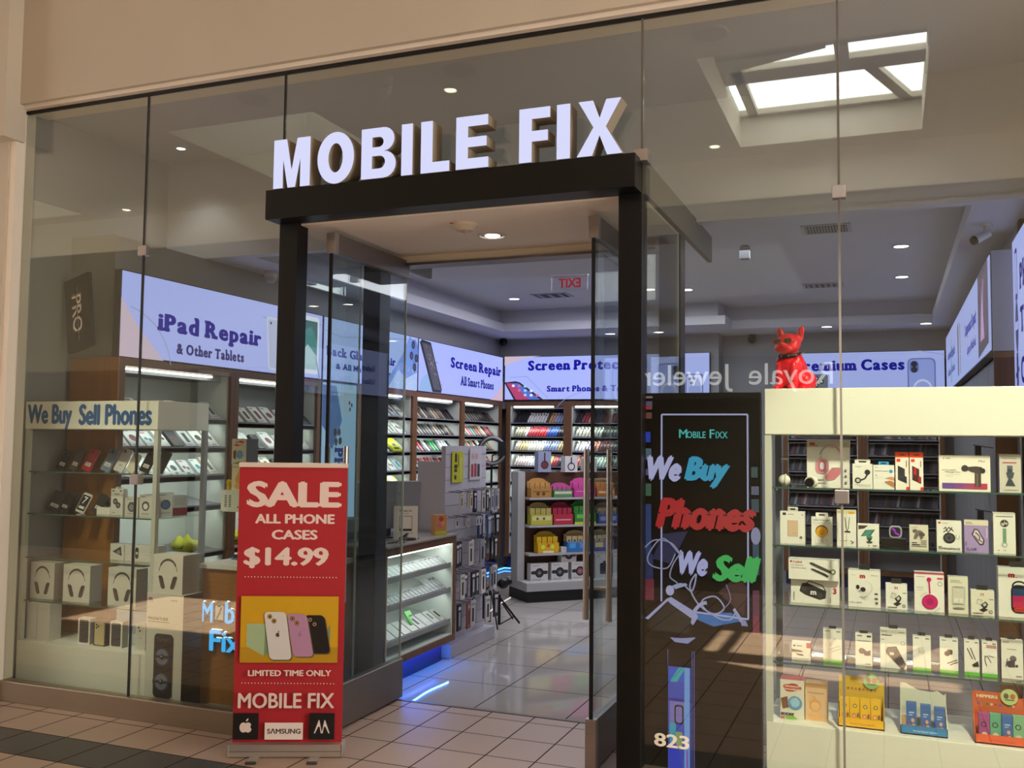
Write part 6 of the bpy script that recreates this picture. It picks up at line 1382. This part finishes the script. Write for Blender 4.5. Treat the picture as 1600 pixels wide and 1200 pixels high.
for z, a, b, n, ww, hh, pal, lab in rows:
    for i in range(n):
        x = a + (b - a) * i / max(1, n - 1); p = RM @ Vector((x, -.16 + .09 * rnd.random(), z - hh))
        c = pal[i % len(pal)]; ink = '1c1c20' if lin(c)[0] > .2 else 'b0b0b4'
        o = package('hanging_pack', lab, 'package', p.x, p.y, p.z, ww, hh, .012, [('rect', .15, .78, .85, .9, 'd8d4d0' if lin(c)[0] < .2 else '8a8a90'), ('rrect', .3, .16, .7, .7, .1, ink)], c, group=lab)
        o.rotation_euler = (0, 0, R(90 + rnd.uniform(-9, 4)))
        MB().cyl((0, .006, hh), (0, .14, hh + .012), .003, .003, GREYMETAL, 6).cyl((0, .006, hh - .01), (0, .006, hh + .008), .004, .004, BLACK_MATT, 6).build('hook', o)
# stray black bracket on the rack's base, seen with a bright edge
t = thing('phone_bracket', 'black folding bracket with a bright edge at the foot of the slat rack', 'bracket', (-3.08, 3.05, .10), R(60))
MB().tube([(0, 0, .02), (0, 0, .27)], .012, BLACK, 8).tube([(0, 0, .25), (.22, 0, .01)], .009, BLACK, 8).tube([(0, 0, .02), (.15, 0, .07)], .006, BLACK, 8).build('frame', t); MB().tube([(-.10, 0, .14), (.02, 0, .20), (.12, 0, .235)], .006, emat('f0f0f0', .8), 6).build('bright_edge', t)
MB().ball((.04, .0, .36), .055, .04, .045, BLACK, 12, 8).ball((.10, 0, .37), .03, .03, .03, BLACK, 10, 6).build('clamp_head', t)
# ring light on its stand
t = thing('ring_light', 'ring light on a thin black stand beside the slat rack', 'lamp', (-3.40, 3.62, 0), R(38))
MB().ring((0, 0, 1.575), .118, .014, mat('85858a', .4), 'y', 40, 8).build('ring', t); MB().ring((0, .012, 1.575), .118, .023, BLACK, 'y', 40, 8).build('housing', t)
MB().box(.055, .125, -.02, .01, 1.53, 1.66, BLACK_MATT).tube([(.09, 0, 1.58), (.0, 0, 1.53), (0, 0, 1.45)], .008, BLACK, 6).build('phone_clamp', t)
m = MB().cyl((0, .02, .02), (0, .02, 1.47), .012, .010, BLACK, 8)
for k in range(3): m.cyl((0, .02, .35), (.30 * math.cos(k * 2.094 + .5), .02 + .30 * math.sin(k * 2.094 + .5), .01), .008, .008, BLACK, 6)
m.build('stand', t)

# =================================================================== ISLAND DISPLAY
isl = thing('island_gondola', 'wood and white island gondola with boxed toys seen through the doorway', 'display stand', (-3.50, 4.82, 0), R(45))
IW = mat('a3a19f', .45)
MB().box(0.0, 1.30, .0, .56, .115, .205, IW).build('base', isl, bevel=.004)
MB().box(.03, 1.27, .03, .53, 0, .115, mat('131211', .4)).build('plinth', isl)
MB().box(.06, 1.24, .27, .30, .205, 1.34, wood_mat('dark_walnut', '40281a', '5c3a22')).build('back_panel', isl)
for _x in (-.02, 1.24): MB().box(_x, _x + .08, .20, .37, .205, 1.345, IW).build('side_panel', isl)
IM = Matrix.Translation((-3.50, 4.82, 0)) @ Matrix.Rotation(R(45), 4, 'Z')
ISZ = [1.075, .785, .490]
for z in ISZ: MB().box(.07, 1.24, .10, .27, z - .022, z, IW).build('shelf', isl)
def tray(label, x, z, w, h, c1, c2, ops):
    p = IM @ Vector((x, .115, z)); t = thing('display_tray', label, 'display box', p, R(45))
    m = MB(); m.box(-w / 2, w / 2, 0, .10, 0, .006, mat(c1)); m.box(-w / 2, w / 2, 0, .004, 0, h * .48, mat(c1)); m.box(-w / 2, -w / 2 + .003, 0, .10, 0, h * .5, mat(c1)); m.box(w / 2 - .003, w / 2, 0, .10, 0, h * .5, mat(c1))
    Art(m, w, h, -w / 2, 0).run([o for o in ops if o[0] != 'x']); m.build('tray', t)
    b = MB(); b.prism([(-w / 2, 0), (w / 2, 0), (w / 2, h * .85)] + [(w * .5 * math.cos(R(a)) * .8, h * .85 + h * .17 * math.sin(R(a))) for a in range(0, 181, 20)] + [(-w / 2, h * .85)], .096, .10, mat(c2)); b.build('back_card', t)
    n = 4
    m = MB()
    for i in range(n):
        pw = w / n * .86; px = -w / 2 + w * (i + .5) / n
        p2 = IM @ Vector((x + px, .115 + .03, z + .0065))
        package('blind_pack', 'small pack standing in the %s' % label.split(' on ')[0], 'box', p2.x, p2.y, p2.z, pw, h * .74, .03, [('circ', .5, .7, .25, c1), ('rect', .1, .1, .9, .4, c1)], c2, rz=R(45), group='packs in the %s' % label.split(' on ')[0])
TR = [('tan display tray with lettering on the top shelf of the island', .21, 0, .24, .20, 'a8793a', 'b88a48', [('rect', .1, .3, .9, .34, '5a3a1c'), ('circ', .35, .2, .08, '5a3a1c'), ('circ', .62, .2, .08, '5a3a1c')]),
      ('green and pink display tray on the top shelf of the island', .47, 0, .22, .15, '4a8a44', 'b8508a', [('rect', .05, .24, .95, .42, 'c8b8b4')]),
      ('hot pink display tray on the top shelf of the island', .73, 0, .26, .20, 'b83a86', 'c24c90', [('rect', .1, .3, .9, .33, 'e0a8c8'), ('circ', .5, .2, .06, '7a1c50')]),
      ('orange display tray on the top shelf of the island', .99, 0, .22, .20, 'c07030', 'd08a48', [('rect', .1, .2, .9, .3, 'f0c890')]),
      ('pale yellow display tray on the middle shelf of the island', .22, 1, .25, .23, 'b0aa3a', 'b8a860', [('rect', .06, .22, .94, .42, 'c8c088'), ('circ', .3, .3, .06, '6a5a2a'), ('circ', .6, .3, .06, '6a5a2a')]),
      ('red display tray on the middle shelf of the island', .475, 1, .23, .23, 'a8283c', 'b0304a', [('rect', .1, .2, .9, .26, 'e0909a')]),
      ('green display tray with a yellow front on the middle shelf of the island', .74, 1, .26, .25, '2f7a2c', '3f8a34', [('rect', 0, 0, 1, .1, 'c0c02a'), ('rect', .1, .26, .9, .42, '6ab04a')]),
      ('tan and blue display tray on the middle shelf of the island', 1.02, 1, .24, .22, '3a4a8a', 'a89068', [('rect', .1, .15, .9, .35, '8a9ac8')]),
      ('bright yellow display tray on the lower shelf of the island', .30, 2, .25, .22, 'd0a018', 'd8b020', [('rect', .25, .02, .75, .12, 'e8d8b0'), ('circ', .25, .3, .09, 'c8e030'), ('circ', .7, .3, .09, 'c8e030'), ('circ', .5, .36, .07, 'b05a1c')]),
      ('blue display tray with a cream card on the lower shelf of the island', .66, 2, .27, .22, '2f6ca8', 'c0a870', [('rect', .1, .2, .36, .44, '4a9ad0'), ('rect', .55, .2, .85, .44, '5a8ac8')]),
      ('violet and cream display tray on the lower shelf of the island', .96, 2, .25, .22, '4a4a9a', 'c8b888', [('rect', .1, .2, .5, .44, 'd8c870'), ('rect', .55, .2, .9, .44, 'a08ac0')])]
for lab, x, k, w, h, a, b, ops in TR: tray(lab, x, ISZ[k], w, h, a, b, ops)
def spk_ops(c='3a3436'): return [('rect', .1, .86, .5, .9, '8a8680'), ('rrect', .02, .38, .98, .58, .08, '26242a'), ('circ', .5, .46, .25, '1c1a1e'), ('circ', .5, .46, .17, c), ('circ', .5, .46, .08, '8a8078'), ('rect', .1, .06, .6, .1, '9a9690')]
for x, z, lab, c in ((.20, .205, 'left white box with a round black speaker on the island base', '3a3436'), (.44, .205, 'middle white box with a round black speaker on the island base', '343a4a'), (.68, .205, 'right white box with a round dark pink speaker on the island base', '8a4a58'), (.55, .386, 'white speaker box stacked on top of the row on the island base', '3a3a40')):
    p = IM @ Vector((x, .12 if z < .3 else .13, z)); package('speaker_box', lab, 'box', p.x, p.y, p.z, .20 if z < .3 else .18, .18 if z < .3 else .16, .10, spk_ops(c), 'c4c0bc', rz=R(45))
for x, lab in ((.95, 'tall white box with a dark rounded speaker, on the island base behind the door handle'), (1.17, 'tall white box with a navy speaker at the right end of the island base')):
    p = IM @ Vector((x, .10, .205)); package('speaker_box', lab, 'box', p.x, p.y, p.z, .19, .26, .12, [('rrect', .3, .16, .9, .62, .08, '1c1e2c'), ('rrect', .4, .22, .82, .56, .06, '2c3048'), ('circ', .6, .66, .12, '26262c', .05), ('rect', .08, .88, .3, .92, '8a8680')], 'bcb8b6', rz=R(45))
for x, h, c, lab in ((.30, .22, '8a8ea8', 'grey box with a guitar shape on top of the island'), (.62, .17, 'c4c0c0', 'white box with a black ring picture on top of the island'), (.86, .15, 'b8b4b0', 'pale box with a dark picture on top of the island')):
    p = IM @ Vector((x, .225, 1.34)); package('toy_box', lab, 'box', p.x, p.y, p.z, .15, h, .10, [('circ', .5, .35, .3, '3a2420' if c == '8a8ea8' else '1c1c20'), ('circ', .5, .35, .22, c if c != '8a8ea8' else '6a3028'), ('rect', .45, .5, .55, .95, '241c1c')] if x < .8 else [('circ', .5, .4, .25, '3a2c24')], c, rz=R(45))

# =================================================================== CEILING FITTINGS
LAMPW = mat('fff6e8', .5, 0, 14.0)
def downlight(x, y, z, label, e=14, r=.062, vis=True):
    t = thing('recessed_downlight', label, 'lamp', (x, y, z))
    MB().ring((0, 0, -.003), r, .007, mat('c8c8cc', .4), 'z', 28, 6).build('trim_ring', t); MB().cyl((0, 0, -.001), (0, 0, -.006), r * .9, r * .9, LAMPW, 24).build('lens', t)
    lamp('downlight_beam', 'SPOT', (x, y, z - .03), e, (1, .95, .88), .05, aim=(x, y, 0), spot=105)
for x, y, z, lab in ((-3.98, 5.6, 3.30, 'lit downlight in the raised ceiling left of the exit sign'), (-1.985, 5.55, 3.30, 'lit downlight beside the post reflection right of the black doorway'), (.106, 3.88, 3.30, 'lit downlight nearest the window in the right part of the ceiling'), (.127, 5.41, 3.30, 'second lit downlight from the window in the right part of the ceiling'), (-.66, 6.95 + .06, 3.03, 'lit downlight in the back soffit just right of the dog'), (.39, 6.95 + .06, 3.03, 'lit downlight in the back soffit at the right end'), (-3.9, 3.0, 3.30, 'lit downlight seen through the left glass door')):
    downlight(x, y, z, lab, 9 if y > 6.9 else 14)
def vent(x, y, w, d, z, label, rz=0, n=14):
    t = thing('ceiling_vent', label, 'vent', (x, y, z), rz)
    MB().box(-w / 2, w / 2, -d / 2, d / 2, -.008, 0, mat('a4a4ac', .5)).build('frame', t); m = MB(); m.box(-w / 2 + .03, w / 2 - .03, -d / 2 + .03, d / 2 - .03, -.0095, -.0082, mat('2a2a2c', .7)); m.build('opening', t)
    m = MB()
    for i in range(n): a = -w / 2 + .03 + (w - .06) * (i + .3) / n; m.box(a, a + (w - .06) / n * .4, -d / 2 + .03, d / 2 - .03, -.014, -.0096, mat('8a8a90', .5))
    m.build('slats', t)
downlight(-4.85, 1.05, 3.80, 'small lit downlight high behind the far left pane', 8, .035)
vent(-.43, 3.03, .36, .30, 3.30, 'slatted ceiling vent nearest the window behind the right pane')
vent(-3.49, 5.5, .42, .30, 3.30, 'two-part dark ceiling vent under the exit sign', 0, 3)
vent(-.62, 5.7, .40, .26, 3.30, 'flat ceiling vent further back in the right part of the ceiling', 0, 6)
ex = thing('exit_sign', 'clear hanging exit sign with red mirrored letters inside the doorway', 'sign', (-2.43, 2.90, 2.905), R(180))
MB().box(-.155, .155, -.004, .004, 0, .115, ACRYL).build('clear_panel', ex); m = MB(); lay(m, fit(tdata('EXIT', offset=.035), -.095, .022, .095, .100), emat('b01018', .6), -.0045); m.build('lettering', ex); MB().box(-.16, .16, -.02, .02, .115, .125, mat('b8b8bc', .5)).build('mount', ex)
def dome(x, y, z, label):
    t = thing('security_camera', label, 'camera', (x, y, z))
    MB().cyl((0, 0, 0), (0, 0, -.02), .055, .055, mat('c0bfc0', .4), 20).cyl((0, 0, -.02), (0, 0, -.05), .05, .05, mat('c8c8c8', .4), 20).build('housing', t); MB().ball((0, 0, -.055), .047, .047, .045, mat('a9a9ab', .3), 20, 10).build('dome', t)
dome(-4.70, 1.98, 3.03, 'white dome security camera above the left wall signs')
for x, y, z, lab in ((-4.76, 7.20, 2.985, 'small black camera in the back left corner above the signs'), (-1.58, 7.60, 2.97, 'small black camera on the back wall left of the dog')):
    t = thing('security_camera', lab, 'camera', (x, y, z)); MB().ball((0, 0, 0), .055, .055, .055, BLACK, 16, 10).build('dome', t); MB().cyl((0, 0, .03), (0, .0, .06), .04, .045, mat('3a3a3e', .5), 14).build('mount', t)
t = thing('security_camera', 'white bullet security camera under the soffit at the upper right', 'camera', (.53, 1.95, 3.03))
d_ = Vector((-.75, -.45, -.45)).normalized(); b0 = Vector((.03, .03, -.07))
MB().cyl((0.04, .04, 0), (.04, .04, -.02), .035, .035, mat('d0ccc4', .4), 18).cyl((.04, .04, -.02), b0, .014, .014, mat('d0ccc4', .4), 10).build('mount', t); MB().cyl(b0 - d_ * .03, b0 + d_ * .075, .024, .027, mat('d8d4cc', .4), 20).build('housing', t); MB().cyl(b0 + d_ * .075, b0 + d_ * .095, .029, .024, BLACK, 20).build('lens_hood', t)
t = thing('ceiling_speaker', 'small white box speaker on the ceiling above the dog', 'speaker', (-1.10, 3.5, 3.30)); MB().box(-.04, .04, -.035, .035, -.11, -.01, mat('77777c', .5)).build('housing', t, bevel=.006); MB().cyl((0, 0, -.012), (0, 0, 0), .03, .03, mat('8a8a90', .5), 12).build('mount', t)

# slat panels with hooks on the right wall under the long sign
sl = thing('wall_slatboard', 'grey slat panel on the right wall seen through the right display case', 'wall panel', (.665, 7.2, 0), R(-90))
m = MB()
for i in range(11): m.box(.45 * i + .004, .45 * (i + 1) - .004, 0, .03, .12, 2.25, mat('77767a', .5))
m.build('board', sl)
o = MB().box(.615, .735, 2.185, 2.205, 0, 2.258, WOOD).build('trim_17'); o['kind'] = 'structure'
rnd = random.Random(8)
for k, (y, z, c, lab) in enumerate(((2.9, 1.62, '1c1c20', 'black gadget on a hook high on the right wall slat panel'), (3.3, 1.42, '2a2a2e', 'black holder on a hook at mid height of the right wall slat panel'), (2.8, 1.18, '4a4a50', 'grey gadget on a hook low on the right wall slat panel'))):
    t = thing('hanging_gadget', lab, 'gadget', (.66, y, z), R(-90)); MB().tube([(0, .012, .03), (0, -.12, .05)], .004, GREYMETAL, 6).build('hook', t); MB().box(-.03, .03, -.11, -.07, -.09, .045, mat(c, .5)).build('body', t, bevel=.006)
# added fill lamp under the shop ceiling, with no fitting of its own
lamp('shop_fill', 'AREA', (-2.3, 4.6, 3.26), 130, (.86, .88, 1.0), 3.0, 2.6, aim=(-2.3, 4.6, 0))
